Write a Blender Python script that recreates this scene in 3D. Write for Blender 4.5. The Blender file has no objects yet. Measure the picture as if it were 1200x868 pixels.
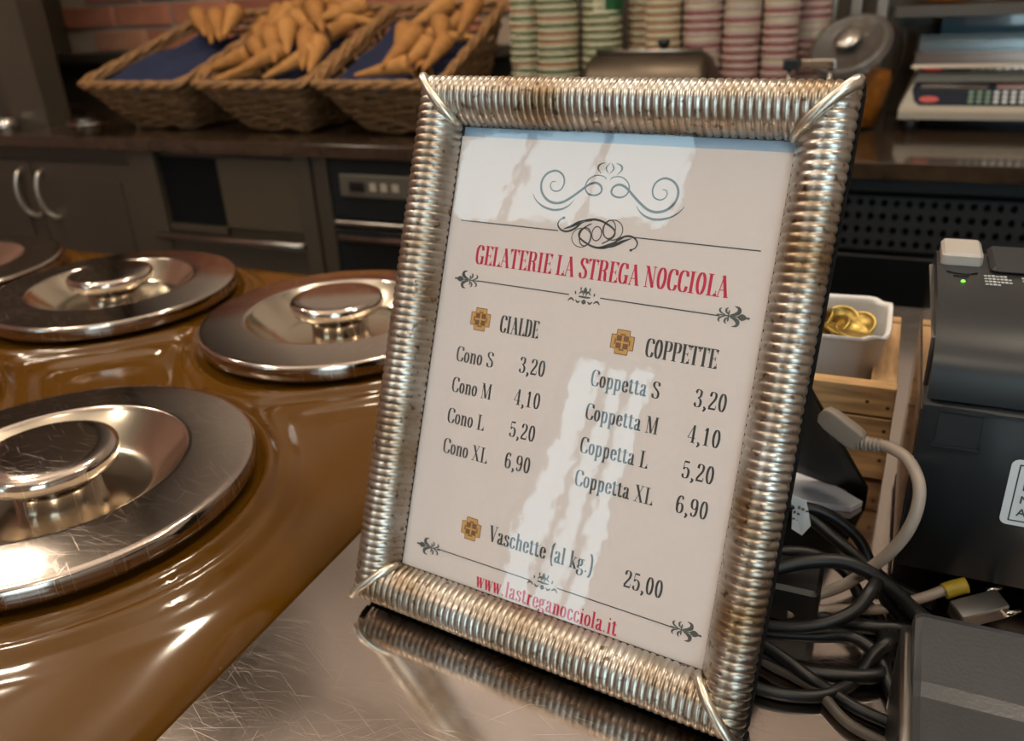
import bpy, bmesh, math, random
from mathutils import Vector, Matrix
from math import sin, cos, pi, radians, sqrt, atan2
S = bpy.context.scene
COL = S.collection
random.seed(7)

# ------------------------------------------------------------------ camera
cam_d = bpy.data.cameras.new('camera'); cam = bpy.data.objects.new('camera', cam_d); COL.objects.link(cam)
RT = Vector((0.91432477, 0.40217949, -0.04755908)); FW = Vector((-0.38383807, 0.82314341, -0.41845342))
UP = RT.cross(FW).normalized()
cam.matrix_world = Matrix(((RT.x, UP.x, -FW.x, 0), (RT.y, UP.y, -FW.y, 0), (RT.z, UP.z, -FW.z, 0.3162), (0, 0, 0, 1)))
cam_d.sensor_width = 36; cam_d.lens = 985.04 * 36 / 1200
cam_d.clip_start = 0.01; cam_d.clip_end = 60
cam_d.dof.use_dof = True; cam_d.dof.focus_distance = 0.385; cam_d.dof.aperture_fstop = 10.5
S.camera = cam

# ------------------------------------------------------------------ view and world
S.view_settings.view_transform = 'Standard'; S.view_settings.look = 'None'
S.view_settings.gamma = 1; S.view_settings.use_curve_mapping = False
S.view_settings.exposure = 0.0
W = bpy.data.worlds.new('daylight'); S.world = W; W.use_nodes = True
bg = W.node_tree.nodes['Background']; bg.inputs[0].default_value = (0.74, 0.90, 1.0, 1); bg.inputs[1].default_value = 4.6

# ------------------------------------------------------------------ lights
def area(name, loc, size, power, col, rot=(0, 0, 0), size_y=None, shape=None):
    l = bpy.data.lights.new(name, 'AREA'); o = bpy.data.objects.new(name, l); COL.objects.link(o)
    o.location = loc; o.rotation_euler = rot; l.size = size; l.energy = power; l.color = col
    if size_y: l.shape = 'RECTANGLE'; l.size_y = size_y
    if shape: l.shape = shape
    return o
WARM = (1.0, 0.86, 0.68)
LAMPS = [(-1.55, 0.55), (-0.55, 1.2), (0.5, 0.75), (-2.3, 1.15), (-1.35, -0.75), (0.15, -0.7)]
LAMP_Z = 1.76
LAMP_W = 7.0; UP_W = 14.0

# ------------------------------------------------------------------ helpers
def lin(c):
    return tuple(((v / 12.92) if v <= 0.04045 else ((v + 0.055) / 1.055) ** 2.4) for v in c)
def hexc(h):
    h = h.lstrip('#'); return lin(tuple(int(h[i:i + 2], 16) / 255 for i in (0, 2, 4))) + (1,)
def mat(name, col, rough=0.5, metal=0.0, var=0.0, vscale=20, bump=0.0, bscale=60, coat=0.0, spec=0.5, stretch=None, col2=None, rvar=0.0):
    m = bpy.data.materials.new(name); m.use_nodes = True; nt = m.node_tree; N = nt.nodes; L = nt.links
    b = N['Principled BSDF']; c = hexc(col) if isinstance(col, str) else col
    b.inputs['Base Color'].default_value = c; b.inputs['Roughness'].default_value = rough; b.inputs['Metallic'].default_value = metal
    b.inputs['Coat Weight'].default_value = coat; b.inputs['Specular IOR Level'].default_value = spec
    tc = N.new('ShaderNodeTexCoord'); mp = N.new('ShaderNodeMapping'); L.new(tc.outputs['Object'], mp.inputs[0])
    if stretch: mp.inputs['Scale'].default_value = stretch
    if var > 0 or col2 or rvar:
        n = N.new('ShaderNodeTexNoise'); n.inputs['Scale'].default_value = vscale; n.inputs['Detail'].default_value = 5
        L.new(mp.outputs[0], n.inputs['Vector'])
        r = N.new('ShaderNodeValToRGB'); L.new(n.outputs['Fac'], r.inputs[0])
        r.color_ramp.elements[0].position = 0.3; r.color_ramp.elements[1].position = 0.7
        k = 1 - var
        r.color_ramp.elements[0].color = (c[0] * k, c[1] * k, c[2] * k, 1)
        r.color_ramp.elements[1].color = hexc(col2) if col2 else (min(1, c[0] * (1 + var)), min(1, c[1] * (1 + var)), min(1, c[2] * (1 + var)), 1)
        L.new(r.outputs[0], b.inputs['Base Color'])
        if rvar:
            mr = N.new('ShaderNodeMapRange'); mr.inputs['To Min'].default_value = max(0, rough - rvar); mr.inputs['To Max'].default_value = rough + rvar
            L.new(n.outputs['Fac'], mr.inputs[0]); L.new(mr.outputs[0], b.inputs['Roughness'])
    if bump > 0:
        n2 = N.new('ShaderNodeTexNoise'); n2.inputs['Scale'].default_value = bscale; n2.inputs['Detail'].default_value = 4
        L.new(mp.outputs[0], n2.inputs['Vector'])
        bp = N.new('ShaderNodeBump'); bp.inputs['Strength'].default_value = bump; bp.inputs['Distance'].default_value = 0.002
        L.new(n2.outputs['Fac'], bp.inputs['Height']); L.new(bp.outputs[0], b.inputs['Normal'])
    return m
def scratched(name, col, rough, amount=0.5, scratch_rough=0.35, cloud=0.08, scale=1.0):
    """metal with fine crossing scratches and a cloudy wiped film"""
    m = mat(name, col, rough, 1.0); nt = m.node_tree; N = nt.nodes; L = nt.links; b = N['Principled BSDF']
    tc = N.new('ShaderNodeTexCoord'); acc = None
    for k, (ang, s1, s2, th) in enumerate([(0.5, 16, 2600, .67), (1.35, 22, 2200, .69), (2.3, 14, 3000, .68), (2.9, 26, 2000, .685), (0.05, 18, 2400, .67), (2.75, 12, 2500, .68)]):
        mp = N.new('ShaderNodeMapping'); mp.inputs['Rotation'].default_value = (0, 0, ang)
        mp2 = N.new('ShaderNodeMapping'); mp2.inputs['Scale'].default_value = (s1 * scale, s2 * scale, 1); mp2.inputs['Location'].default_value = (k * 3.1, k * 1.7, k)
        L.new(tc.outputs['Object'], mp.inputs[0]); L.new(mp.outputs[0], mp2.inputs[0])
        n = N.new('ShaderNodeTexNoise'); n.inputs['Scale'].default_value = 1; n.inputs['Detail'].default_value = 1.5; n.inputs['Distortion'].default_value = 0.08
        L.new(mp2.outputs[0], n.inputs['Vector'])
        mr = N.new('ShaderNodeMapRange'); mr.inputs['From Min'].default_value = th; mr.inputs['From Max'].default_value = th + 0.07
        L.new(n.outputs['Fac'], mr.inputs[0])
        if acc is None: acc = mr.outputs[0]
        else:
            mx = N.new('ShaderNodeMath'); mx.operation = 'MAXIMUM'; L.new(acc, mx.inputs[0]); L.new(mr.outputs[0], mx.inputs[1]); acc = mx.outputs[0]
    cl = N.new('ShaderNodeTexNoise'); cl.inputs['Scale'].default_value = 9; cl.inputs['Detail'].default_value = 6; L.new(tc.outputs['Object'], cl.inputs['Vector'])
    c0 = N.new('ShaderNodeMapRange'); c0.inputs['To Min'].default_value = rough - cloud; c0.inputs['To Max'].default_value = rough + cloud
    c0.inputs['From Min'].default_value = .3; c0.inputs['From Max'].default_value = .7
    L.new(cl.outputs['Fac'], c0.inputs[0])
    sc = N.new('ShaderNodeMath'); sc.operation = 'MULTIPLY_ADD'; L.new(acc, sc.inputs[0]); sc.inputs[1].default_value = scratch_rough; L.new(c0.outputs[0], sc.inputs[2])
    L.new(sc.outputs[0], b.inputs['Roughness'])
    mx = N.new('ShaderNodeMix'); mx.data_type = 'RGBA'; c = hexc(col)
    mx.inputs[6].default_value = c; mx.inputs[7].default_value = tuple(min(1, v * (1 + amount)) for v in c[:3]) + (1,)
    L.new(acc, mx.inputs[0]); L.new(mx.outputs[2], b.inputs['Base Color'])
    bp = N.new('ShaderNodeBump'); bp.inputs['Strength'].default_value = 0.06; bp.inputs['Distance'].default_value = 0.0002
    L.new(acc, bp.inputs['Height']); L.new(bp.outputs[0], b.inputs['Normal'])
    return m
def glass(name, tint=(1, 1, 1, 1), rough=0.0, ior=1.45, bump=0.0, bscale=30):
    m = bpy.data.materials.new(name); m.use_nodes = True; nt = m.node_tree; N = nt.nodes; L = nt.links
    N.remove(N['Principled BSDF']); out = N['Material Output']
    t = N.new('ShaderNodeBsdfTransparent'); t.inputs[0].default_value = tint
    g = N.new('ShaderNodeBsdfGlossy'); g.inputs['Roughness'].default_value = rough
    f = N.new('ShaderNodeFresnel'); f.inputs[0].default_value = ior
    ge = N.new('ShaderNodeNewGeometry'); iv = N.new('ShaderNodeMath'); iv.operation = 'SUBTRACT'; iv.inputs[0].default_value = 1; L.new(ge.outputs['Backfacing'], iv.inputs[1])
    mu = N.new('ShaderNodeMath'); mu.operation = 'MULTIPLY'; L.new(f.outputs[0], mu.inputs[0]); L.new(iv.outputs[0], mu.inputs[1])
    mx = N.new('ShaderNodeMixShader'); L.new(mu.outputs[0], mx.inputs[0]); L.new(t.outputs[0], mx.inputs[1]); L.new(g.outputs[0], mx.inputs[2]); L.new(mx.outputs[0], out.inputs[0])
    if bump:
        tc = N.new('ShaderNodeTexCoord'); n = N.new('ShaderNodeTexNoise'); n.inputs['Scale'].default_value = bscale; n.inputs['Detail'].default_value = 3
        L.new(tc.outputs['Object'], n.inputs['Vector']); bp = N.new('ShaderNodeBump'); bp.inputs['Strength'].default_value = bump; bp.inputs['Distance'].default_value = 0.001
        L.new(n.outputs['Fac'], bp.inputs['Height']); L.new(bp.outputs[0], g.inputs['Normal'])
    return m
def emit(name, col, strength):
    m = bpy.data.materials.new(name); m.use_nodes = True; b = m.node_tree.nodes['Principled BSDF']
    b.inputs['Base Color'].default_value = (0, 0, 0, 1); b.inputs['Emission Color'].default_value = hexc(col); b.inputs['Emission Strength'].default_value = strength
    return m

class MB:
    """collects geometry for ONE mesh"""
    def __init__(s): s.v = []; s.f = []; s.sm = []
    def add(s, vs, fs, smooth=False):
        o = len(s.v); s.v += [tuple(v) for v in vs]; s.f += [tuple(i + o for i in f) for f in fs]; s.sm += [smooth] * len(fs)
    def box(s, x0, x1, y0, y1, z0, z1, M=None):
        vs = [Vector((x, y, z)) for x in (x0, x1) for y in (y0, y1) for z in (z0, z1)]
        if M: vs = [M @ v for v in vs]
        s.add(vs, [(0, 1, 3, 2), (4, 6, 7, 5), (0, 4, 5, 1), (2, 3, 7, 6), (0, 2, 6, 4), (1, 5, 7, 3)])
    def bbox(s, x0, x1, y0, y1, z0, z1, r=0.002, M=None, n=3):
        """box with rounded vertical edges and chamfered top and bottom"""
        pts = []
        for cx, cy, a0 in ((x1 - r, y1 - r, 0), (x0 + r, y1 - r, 90), (x0 + r, y0 + r, 180), (x1 - r, y0 + r, 270)):
            for k in range(n + 1):
                a = radians(a0 + 90 * k / n); pts.append((cx + r * cos(a), cy + r * sin(a), cx, cy))
        rings = []
        c = r * 0.55
        for z, ins in ((z0, c), (z0 + c, 0), (z1 - c, 0), (z1, c)):
            rings.append([Vector((x + (qx - x) * ins / max(r, 1e-9), y + (qy - y) * ins / max(r, 1e-9), z)) for x, y, qx, qy in pts])
        s.loft(rings, cap=True, M=M, smooth=False)
    def loft(s, rings, cap=True, closed=True, M=None, smooth=True):
        n = len(rings[0]); vs = [M @ Vector(v) if M else Vector(v) for r in rings for v in r]; fs = []
        for i in range(len(rings) - 1):
            for j in range(n if closed else n - 1):
                k = (j + 1) % n; fs.append((i * n + j, i * n + k, (i + 1) * n + k, (i + 1) * n + j))
        s.add(vs, fs, smooth)
        if cap:
            o = len(s.v) - len(vs); s.f.append(tuple(o + j for j in reversed(range(n)))); s.f.append(tuple(o + (len(rings) - 1) * n + j for j in range(n))); s.sm += [False, False]
    def lathe(s, prof, n=48, M=None, smooth=True):
        """prof: list of (r, z); ends with r == 0 close to a point"""
        vs = []; idx = []
        for r, z in prof:
            if r < 1e-6: idx.append([len(vs)]); vs.append(Vector((0, 0, z)))
            else:
                idx.append(list(range(len(vs), len(vs) + n))); vs += [Vector((r * cos(2 * pi * k / n), r * sin(2 * pi * k / n), z)) for k in range(n)]
        fs = []
        for a, b in zip(idx, idx[1:]):
            for k in range(n):
                l = (k + 1) % n
                if len(a) == 1 and len(b) == 1: continue
                if len(a) == 1: fs.append((a[0], b[l], b[k]))
                elif len(b) == 1: fs.append((a[k], a[l], b[0]))
                else: fs.append((a[k], a[l], b[l], b[k]))
        if M: vs = [M @ v for v in vs]
        s.add(vs, fs, smooth)
    def tube(s, pts, r, n=8, cap=True, closed=False, smooth=True, rs=None):
        pts = [Vector(p) for p in pts]; N_ = len(pts); rings = []; up = None
        for i, p in enumerate(pts):
            t = (pts[(i + 1) % N_] - pts[i - 1]) if closed else (pts[min(i + 1, N_ - 1)] - pts[max(i - 1, 0)])
            t.normalize()
            if up is None: up = Vector((0, 0, 1)) if abs(t.z) < 0.9 else Vector((1, 0, 0))
            a = t.cross(up); a.normalize(); b = a.cross(t); b.normalize(); up = b
            rr = rs[i] if rs else r
            rings.append([p + a * rr * cos(2 * pi * k / n) + b * rr * sin(2 * pi * k / n) for k in range(n)])
        if closed: rings.append(rings[0]); cap = False
        s.loft(rings, cap=cap, smooth=smooth)
    def build(s, name, m, parent=None, sharp=None):
        me = bpy.data.meshes.new(name); me.from_pydata(s.v, [], s.f); me.polygons.foreach_set('use_smooth', s.sm); me.update()
        if isinstance(m, (list, tuple)):
            for q in m: me.materials.append(q)
        else: me.materials.append(m)
        bm = bmesh.new(); bm.from_mesh(me); bmesh.ops.remove_doubles(bm, verts=bm.verts, dist=1e-6); bmesh.ops.recalc_face_normals(bm, faces=bm.faces)
        if sharp:
            for e in bm.edges:
                if len(e.link_faces) == 2 and e.calc_face_angle(0) > radians(sharp): e.smooth = False
        bm.to_mesh(me); bm.free()
        o = bpy.data.objects.new(name, me); COL.objects.link(o)
        if parent: o.parent = parent
        return o
def tag(o, label=None, cat=None, group=None, kind=None):
    if label: o['label'] = label
    if cat: o['category'] = cat
    if group: o['group'] = group
    if kind: o['kind'] = kind
    return o
def empty(name, loc, label, cat, rz=0.0, group=None, rot=None):
    o = bpy.data.objects.new(name, None); COL.objects.link(o); o.location = loc; o.rotation_euler = rot or (0, 0, rz); o.empty_display_size = 0.02
    return tag(o, label, cat, group)
def copy_tree(o, parent=None):
    c = o.copy(); COL.objects.link(c)
    if parent: c.parent = parent
    for ch in [x for x in o.children]: copy_tree(ch, c)
    return c
def catmull(P, n=8, closed=False):
    P = [Vector(p) for p in P]; out = []; m = len(P)
    for i in range(m if closed else m - 1):
        p0 = P[(i - 1) % m] if (closed or i > 0) else P[0]; p1 = P[i]; p2 = P[(i + 1) % m]; p3 = P[(i + 2) % m] if (closed or i < m - 2) else P[-1]
        for k in range(n):
            t = k / n; out.append(0.5 * ((2 * p1) + (p2 - p0) * t + (2 * p0 - 5 * p1 + 4 * p2 - p3) * t * t + (3 * p1 - p0 - 3 * p2 + p3) * t ** 3))
    if not closed: out.append(P[-1])
    return out
def struct(o): return tag(o, kind='structure')
def box_obj(name, m, x0, x1, y0, y1, z0, z1, parent=None, r=None):
    b = MB()
    if r: b.bbox(x0, x1, y0, y1, z0, z1, r)
    else: b.box(x0, x1, y0, y1, z0, z1)
    return b.build(name, m, parent)

# ------------------------------------------------------------------ materials
M = {}
M['plaster'] = mat('plaster', '#c6bab0', .85, bump=.1, var=.05)
M['ceiling'] = mat('ceiling_paint', '#cfc6bc', .9)
M['floor'] = mat('floor_tile', '#5c4a3c', .35, var=.15, vscale=4)
M['pinkwall'] = mat('pink_plaster', '#b08a80', .85, var=.05)
M['darkpanel'] = mat('dark_olive_lacquer', '#3d362c', .42, var=.06, vscale=6)
M['darkpanel2'] = mat('dark_brown_lacquer', '#433b30', .4, var=.06, vscale=6)
M['olive'] = mat('olive_lacquer', '#4a4030', .45)
M['black'] = mat('black_plastic', '#121212', .4)
M['blackmatt'] = mat('black_matt', '#08080a', .8, spec=.2)
M['blacksteel'] = mat('black_steel', '#1b1d1f', .35, .6)
M['stone'] = mat('dark_brown_stone', '#3a2c20', .16, var=.35, vscale=30, coat=.4)
M['steel'] = scratched('scratched_counter_steel', '#c2b7b0', .10, .22, .16, .05)
M['lid'] = scratched('scratched_lid_steel', '#b8aca2', .11, .2, .18, .04, 1.2)
M['lidwell'] = mat('spun_steel', '#c2b8a6', .16, 1.0, rvar=.04, vscale=30)
M['brushed'] = mat('brushed_steel', '#a8a39c', .28, 1.0, var=.08, vscale=40, stretch=(1, 1, 12))
M['chrome'] = mat('polished_steel', '#cfcac2', .08, 1.0)
M['brown'] = mat('glossy_brown_lacquer', '#573708', .11, var=.06, vscale=8, coat=.0, spec=.4, bump=.02, bscale=8)
M['mortar'] = mat('mortar', '#a89684', .9, bump=.5, bscale=90)
M['brick'] = mat('brick_clay', '#a8684e', .85, var=.22, vscale=14, bump=.5, bscale=80)
M['brick_b'] = mat('brick_clay_pale', '#b07a5c', .85, var=.2, vscale=14, bump=.5, bscale=80)
M['brick_c'] = mat('brick_clay_dark', '#8f543e', .85, var=.2, vscale=14, bump=.5, bscale=80)
M['wicker'] = mat('wicker', '#8a633a', .6, var=.4, vscale=60, bump=.3, bscale=150)
M['wicker_dark'] = mat('wicker_dark', '#6e4e2e', .65, var=.35, vscale=50, bump=.3, bscale=150)
M['navy'] = mat('navy_cloth', '#18203f', .85, var=.15, vscale=12, bump=.3, bscale=200)
M['wafer'] = mat('wafer_cone', '#b27c40', .8, var=.15, vscale=40, bump=.25, bscale=160)
M['wafer_b'] = mat('wafer_cone_toasted', '#a26d34', .8, var=.2, vscale=40, bump=.25, bscale=160)
M['paper'] = mat('print_paper', '#dbcfc9', .6, var=.015, vscale=300, bump=.02, bscale=500)
M['backing'] = mat('pale_blue_card', '#a9c2d6', .5)
M['ink'] = mat('dark_grey_ink', '#353b3a', .5)
M['ink_soft'] = mat('grey_ink', '#4d5350', .5)
M['ink_red'] = mat('crimson_ink', '#c4173f', .5)
M['gold'] = mat('ochre_print', '#c79a55', .5, var=.08, vscale=400)
M['brownprint'] = mat('brown_print', '#7a5236', .5)
M['cable'] = mat('black_cable', '#0c0c0d', .45)
M['cable_white'] = mat('off_white_cable', '#a09286', .45, var=.08, vscale=30)
M['plug'] = mat('warm_grey_plug', '#85786c', .45, var=.05, vscale=60)
M['wood'] = mat('pine_board', '#bd9768', .6, var=.42, vscale=7, stretch=(3, 30, 30), bump=.15, bscale=30)
M['wood_y'] = mat('pine_board_side', '#ae8a62', .6, var=.42, vscale=7, stretch=(30, 3, 30), bump=.15, bscale=30)
M['knot'] = mat('pale_filler', '#dccbb2', .6)
M['nail'] = mat('rusty_nail', '#3a281c', .6)
M['tub'] = mat('waxed_white_card', '#dfe0e2', .45, var=.04, vscale=20, bump=.2, bscale=40)
M['coin'] = mat('brass_coin', '#b39a58', .38, 1.0, var=.2, vscale=120)
M['printer'] = mat('charcoal_plastic', '#272b2f', .36, bump=.05, bscale=900)
M['printer_top'] = mat('charcoal_gloss_plastic', '#26282a', .36, spec=.35)
M['printer_side'] = mat('printer_side_gloss', '#45403c', .12, coat=.8)
M['latch'] = mat('off_white_plastic', '#b5afa8', .3)
M['terminal'] = mat('grey_plastic', '#37383b', .33, bump=.06, bscale=700)
M['label'] = mat('white_label', '#d3d6d8', .5)
M['yellow'] = mat('yellow_boot', '#a88f22', .5)
M['beige'] = mat('beige_plastic', '#a89c8b', .45)
M['scale_dark'] = mat('scale_keypad', '#161d2a', .6, spec=.2)
M['red_badge'] = mat('red_badge', '#b8352f', .4)
M['key_light'] = mat('key_light', '#c7c9c8', .5)
M['key_green'] = mat('key_green', '#6e8a72', .5)
M['display_red'] = mat('display_window', '#571410', .2)
M['teal'] = mat('dark_teal_glass', '#3a5563', .12, coat=1)
M['jar_lid'] = mat('dark_smoked_plastic', '#4d4742', .3)
M['jar_glass'] = glass('jar_glass', (.85, .82, .76, 1), .02)
M['amber'] = mat('amber_sweets', '#a8651c', .45, var=.3, vscale=60)
M['pane'] = glass('picture_glass', (1, 1, 1, 1), .0, 1.62, .2, 26)
M['windowglass'] = glass('window_glass', (.95, 1, 1, 1), .0)
M['cup_cream'] = mat('cream_card', '#c9c0a0', .55)
M['cup_pinkwall'] = mat('cup_pink_card', '#c0a599', .55)
M['cup_green'] = mat('cup_green', '#55663c', .55)
M['cup_pink'] = mat('cup_pink', '#8f4a48', .55)
M['cup_peach'] = mat('cup_peach', '#b0744e', .55)
M['cup_dkgreen'] = mat('cup_dark_green', '#1f5a30', .5)
M['bread'] = mat('golden_crust', '#a8642c', .7, var=.35, vscale=18, bump=.5, bscale=30)
M['white'] = mat('white_paper', '#dde1ea', .7, bump=.3, bscale=30)
M['led'] = emit('green_led', '#6dff3a', 3)
M['lampglow'] = emit('lamp_glow', '#ffd9a0', 12)

# silver ribs: tarnished, browner in some patches
def silver():
    m = mat('tarnished_silver', '#c9bea6', .3, 1.0); nt = m.node_tree; N = nt.nodes; L = nt.links; b = N['Principled BSDF']
    tc = N.new('ShaderNodeTexCoord'); n = N.new('ShaderNodeTexNoise'); n.inputs['Scale'].default_value = 22; n.inputs['Detail'].default_value = 5
    L.new(tc.outputs['Object'], n.inputs['Vector'])
    r = N.new('ShaderNodeValToRGB'); L.new(n.outputs['Fac'], r.inputs[0]); e = r.color_ramp.elements
    e[0].position = .33; e[0].color = hexc('#8c7558'); e[1].position = .60; e[1].color = hexc('#bfbbb4')
    n2 = N.new('ShaderNodeTexNoise'); n2.inputs['Scale'].default_value = 260; n2.inputs['Detail'].default_value = 3; L.new(tc.outputs['Object'], n2.inputs['Vector'])
    r2 = N.new('ShaderNodeValToRGB'); L.new(n2.outputs['Fac'], r2.inputs[0]); e = r2.color_ramp.elements
    e[0].position = .30; e[0].color = hexc('#6b4a28'); e[1].position = .42; e[1].color = (1, 1, 1, 1)
    mx = N.new('ShaderNodeMix'); mx.data_type = 'RGBA'; mx.blend_type = 'MULTIPLY'; mx.inputs[0].default_value = .75
    L.new(r.outputs[0], mx.inputs[6]); L.new(r2.outputs[0], mx.inputs[7]); L.new(mx.outputs[2], b.inputs['Base Color'])
    mr = N.new('ShaderNodeMapRange'); mr.inputs['To Min'].default_value = .42; mr.inputs['To Max'].default_value = .24; L.new(n.outputs['Fac'], mr.inputs[0]); L.new(mr.outputs[0], b.inputs['Roughness'])
    return m
M['silver'] = silver()
M['silver_bright'] = mat('bright_silver', '#d9d2c4', .32, 1.0, rvar=.06, vscale=80)

# ------------------------------------------------------------------ the room
FZ = -0.92; CZ = 2.65; X0, X1, Y0, Y1 = -3.4, 2.2, -2.5, 2.3
struct(box_obj('floor', M['floor'], X0 - .1, X1 + .1, Y0 - .1, Y1 + .1, FZ - .1, FZ))
struct(box_obj('ceiling', M['ceiling'], X0 - .1, X1 + .1, Y0 - .1, Y1 + .1, CZ, CZ + .1))
struct(box_obj('wall_left', M['pinkwall'], X0 - .1, X0, Y0 - .1, Y1 + .1, FZ, CZ))
struct(box_obj('wall_right', M['plaster'], X1, X1 + .1, Y0 - .1, Y1 + .1, FZ, CZ))
# rear wall: dark panelling low and behind the cups, mortar bed with single bricks above on the left
wr = struct(box_obj('wall_rear', M['plaster'], X0, X1, Y1, Y1 + .1, FZ, CZ))
box_obj('mortar_bed', M['mortar'], -2.72, -.98, 2.285, 2.2995, .16, .80, wr)
bme = []
for k, mm in enumerate(('brick', 'brick_b', 'brick_c')):
    b = MB(); b.bbox(-.118, .118, -.008, .008, -.0315, .0315, .003, n=1); o = b.build('brick', M[mm], wr); bme.append(o)
first = [True] * 3
for row in range(8):
    z = .2 + .0765 * row + .0
    off = .0 if row % 2 else .125
    for i in range(8):
        x = -2.72 + off + .125 + .25 * i
        if x > -1.0 or x < -2.62: 
            continue
        k = random.choice((0, 0, 1, 2)); o = bme[k] if first[k] else bme[k].copy()
        if not first[k]: COL.objects.link(o)
        first[k] = False
        o.location = (x, 2.279 + random.uniform(-.002, .002), z); o.rotation_euler = (0, random.uniform(-.006, .006), 0); o.scale = (1 + random.uniform(-.02, .01), 1, 1)
struct(box_obj('trim_1', M['darkpanel'], -3.0, -.98, 2.22, 2.285, .135, .162))        # ledge under the brick
struct(box_obj('trim_2', M['darkpanel2'], -3.4, -.98, 2.27, 2.30, FZ, .135))
struct(box_obj('trim_3', M['darkpanel2'], -.98, X1, 2.25, 2.30, FZ, .62))               # dark panelling behind the cups
struct(box_obj('trim_4', M['darkpanel'], -2.86, -2.72, 2.20, 2.30, .16, CZ))           # post left of the brick
struct(box_obj('pillar_left', M['darkpanel2'], -2.36, -2.215, 1.72, 1.80, .0, CZ))
struct(box_obj('trim_5', M['darkpanel'], -3.4, -2.36, 1.78, 1.86, .0, CZ))
# front wall (behind the photographer): glazed door and transom to the street
fw = MB()
OP = [(-2.02, -1.50, FZ, 1.18), (-3.25, -1.66, 1.84, 2.48), (.55, 2.0, -.15, 2.2)]
xs = sorted({X0, X1, -3.25, -2.02, -1.66, -1.50, .55, 2.0}); zs = sorted({FZ, CZ, 1.18, 1.84, 2.48, -.15, 2.2})
for a, b_ in zip(xs, xs[1:]):
    for c, d in zip(zs, zs[1:]):
        mx_, mz_ = (a + b_) / 2, (c + d) / 2
        if any(p[0] < mx_ < p[1] and p[2] < mz_ < p[3] for p in OP): continue
        fw.box(a, b_, Y0 - .1, Y0, c, d)
struct(fw.build('wall_front', M['plaster']))
def glazed(name, x0, x1, z0, z1, bars, t=.035):
    f = MB(); 
    for p in ((x0, x0 + t, z0, z1), (x1 - t, x1, z0, z1), (x0, x1, z0, z0 + t), (x0, x1, z1 - t, z1)): f.box(p[0], p[1], Y0 - .07, Y0 - .02, p[2], p[3])
    for bx in bars: f.box(bx - t / 3, bx + t / 3, Y0 - .065, Y0 - .025, z0, z1)
    o = struct(f.build(name, M['darkpanel'])); box_obj('pane', M['windowglass'], x0 + t, x1 - t, Y0 - .05, Y0 - .045, z0 + t, z1 - t, o); return o
glazed('door_1', -2.02, -1.50, FZ, 1.18, [-1.80, -1.66])
glazed('window_1', -3.25, -1.66, 1.84, 2.48, [-2.7, -2.2])
glazed('fill_window', .55, 2.0, -.15, 2.2, [1.27])  # unseen opening added to throw cool daylight on the menu frame and sheet
street = struct(box_obj('street_pavement', mat('pavement', '#8f8c86', .8), -8, 5, -9, Y0 - .1, FZ - .12, FZ - .02))

# ceiling spot lamps
for i, (x, y) in enumerate(LAMPS):
    names = ['above the brown tub lids', 'over the aisle behind the menu frame', 'above the receipt printer', 'near the left pillar', 'behind the photographer to the left', 'behind the photographer to the right', 'over the nearest steel lid']
    e = empty('pendant_lamp', (x, y, LAMP_Z), 'round steel pendant lamp ' + names[i], 'lamp', group='pendant lamps')
    b = MB(); b.lathe([(.0, .14), (.02, .14), (.02, .06), (.05, .05), (.085, .0), (.08, .0), (.045, .045), (0, .045)], 24); b.build('lamp_housing', M['brushed'], e)
    b = MB(); b.lathe([(0, .03), (.02, .025), (.028, .01), (.02, -.004), (0, -.008)], 16); b.build('bulb', M['lampglow'], e)
    b = MB(); b.tube([(0, 0, .14), (0, 0, CZ - LAMP_Z)], .004, 6); b.build('hanging_rod', M['brushed'], e)
    area('lamp_light', (x, y, LAMP_Z - .012), .16, LAMP_W, WARM, shape='DISK')
    area('ceiling_fill', (x, y, LAMP_Z + .16), .16, UP_W, (1, .90, .78), rot=(pi, 0, 0), shape='DISK')  # added fill aimed upward to brighten the ceiling and walls

# ------------------------------------------------------------------ near counter
struct(box_obj('counter_base', M['darkpanel2'], -.27, 1.4, -.55, .86, FZ, -.03))
ct = box_obj('counter_top', M['steel'], -.283, 1.45, -.6, .885, -.03, 0)
tag(ct, 'scratched stainless steel worktop under the silver menu frame', 'worktop')

# ------------------------------------------------------------------ brown gelato well panel
LIDS = [(-.4665, .2987), (-.4526, .598), (-.7353, .5953), (-1.0025, .595), (-.736, .297), (-1.004, .297)]
def smin(ds, k=.022):
    return -k * math.log(sum(math.exp(-d / k) for d in ds))
def interp(x, T):
    if x <= T[0][0]: return T[0][1]
    for (a, va), (b_, vb) in zip(T, T[1:]):
        if x <= b_:
            t = (x - a) / (b_ - a); t = t * t * (3 - 2 * t); return va + (vb - va) * t
    return T[-1][1]
RING = [(.100, .022), (.112, .0285), (.127, .0285), (.1315, .0325), (.136, .030), (.139, .0262), (.1425, .0275), (.146, .0262), (.153, .0225), (.165, .0205), (.19, .0198), (.24, .0195)]
px0, px1, py0, py1 = -1.32, -.2835, -.25, .79
def edge(s, r, hh):
    if s <= 0: return -.004
    if s >= r: return 1e9
    return hh * sqrt(max(0, 1 - (1 - s / r) ** 2)) - 0.0
nx, ny = 330, 340
pv = []; pf = []
for j in range(ny + 1):
    y = py0 + (py1 - py0) * j / ny
    for i in range(nx + 1):
        u = i / nx; x = px0 + (px1 - px0) * (1 - (1 - u) ** 1.15)
        z = interp(smin([math.hypot(x - a, y - c) for a, c in LIDS]), RING)
        sx = px1 - x
        ex_ = .0 + sqrt(max(0, 1 - (1 - min(1, sx / .075)) ** 2)); ey_ = sqrt(max(0, 1 - (1 - min(1, (py1 - y) / .06)) ** 2))
        z = (z + .006) * ex_ * ey_ - .006
        pv.append((x, y, z)); 
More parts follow.
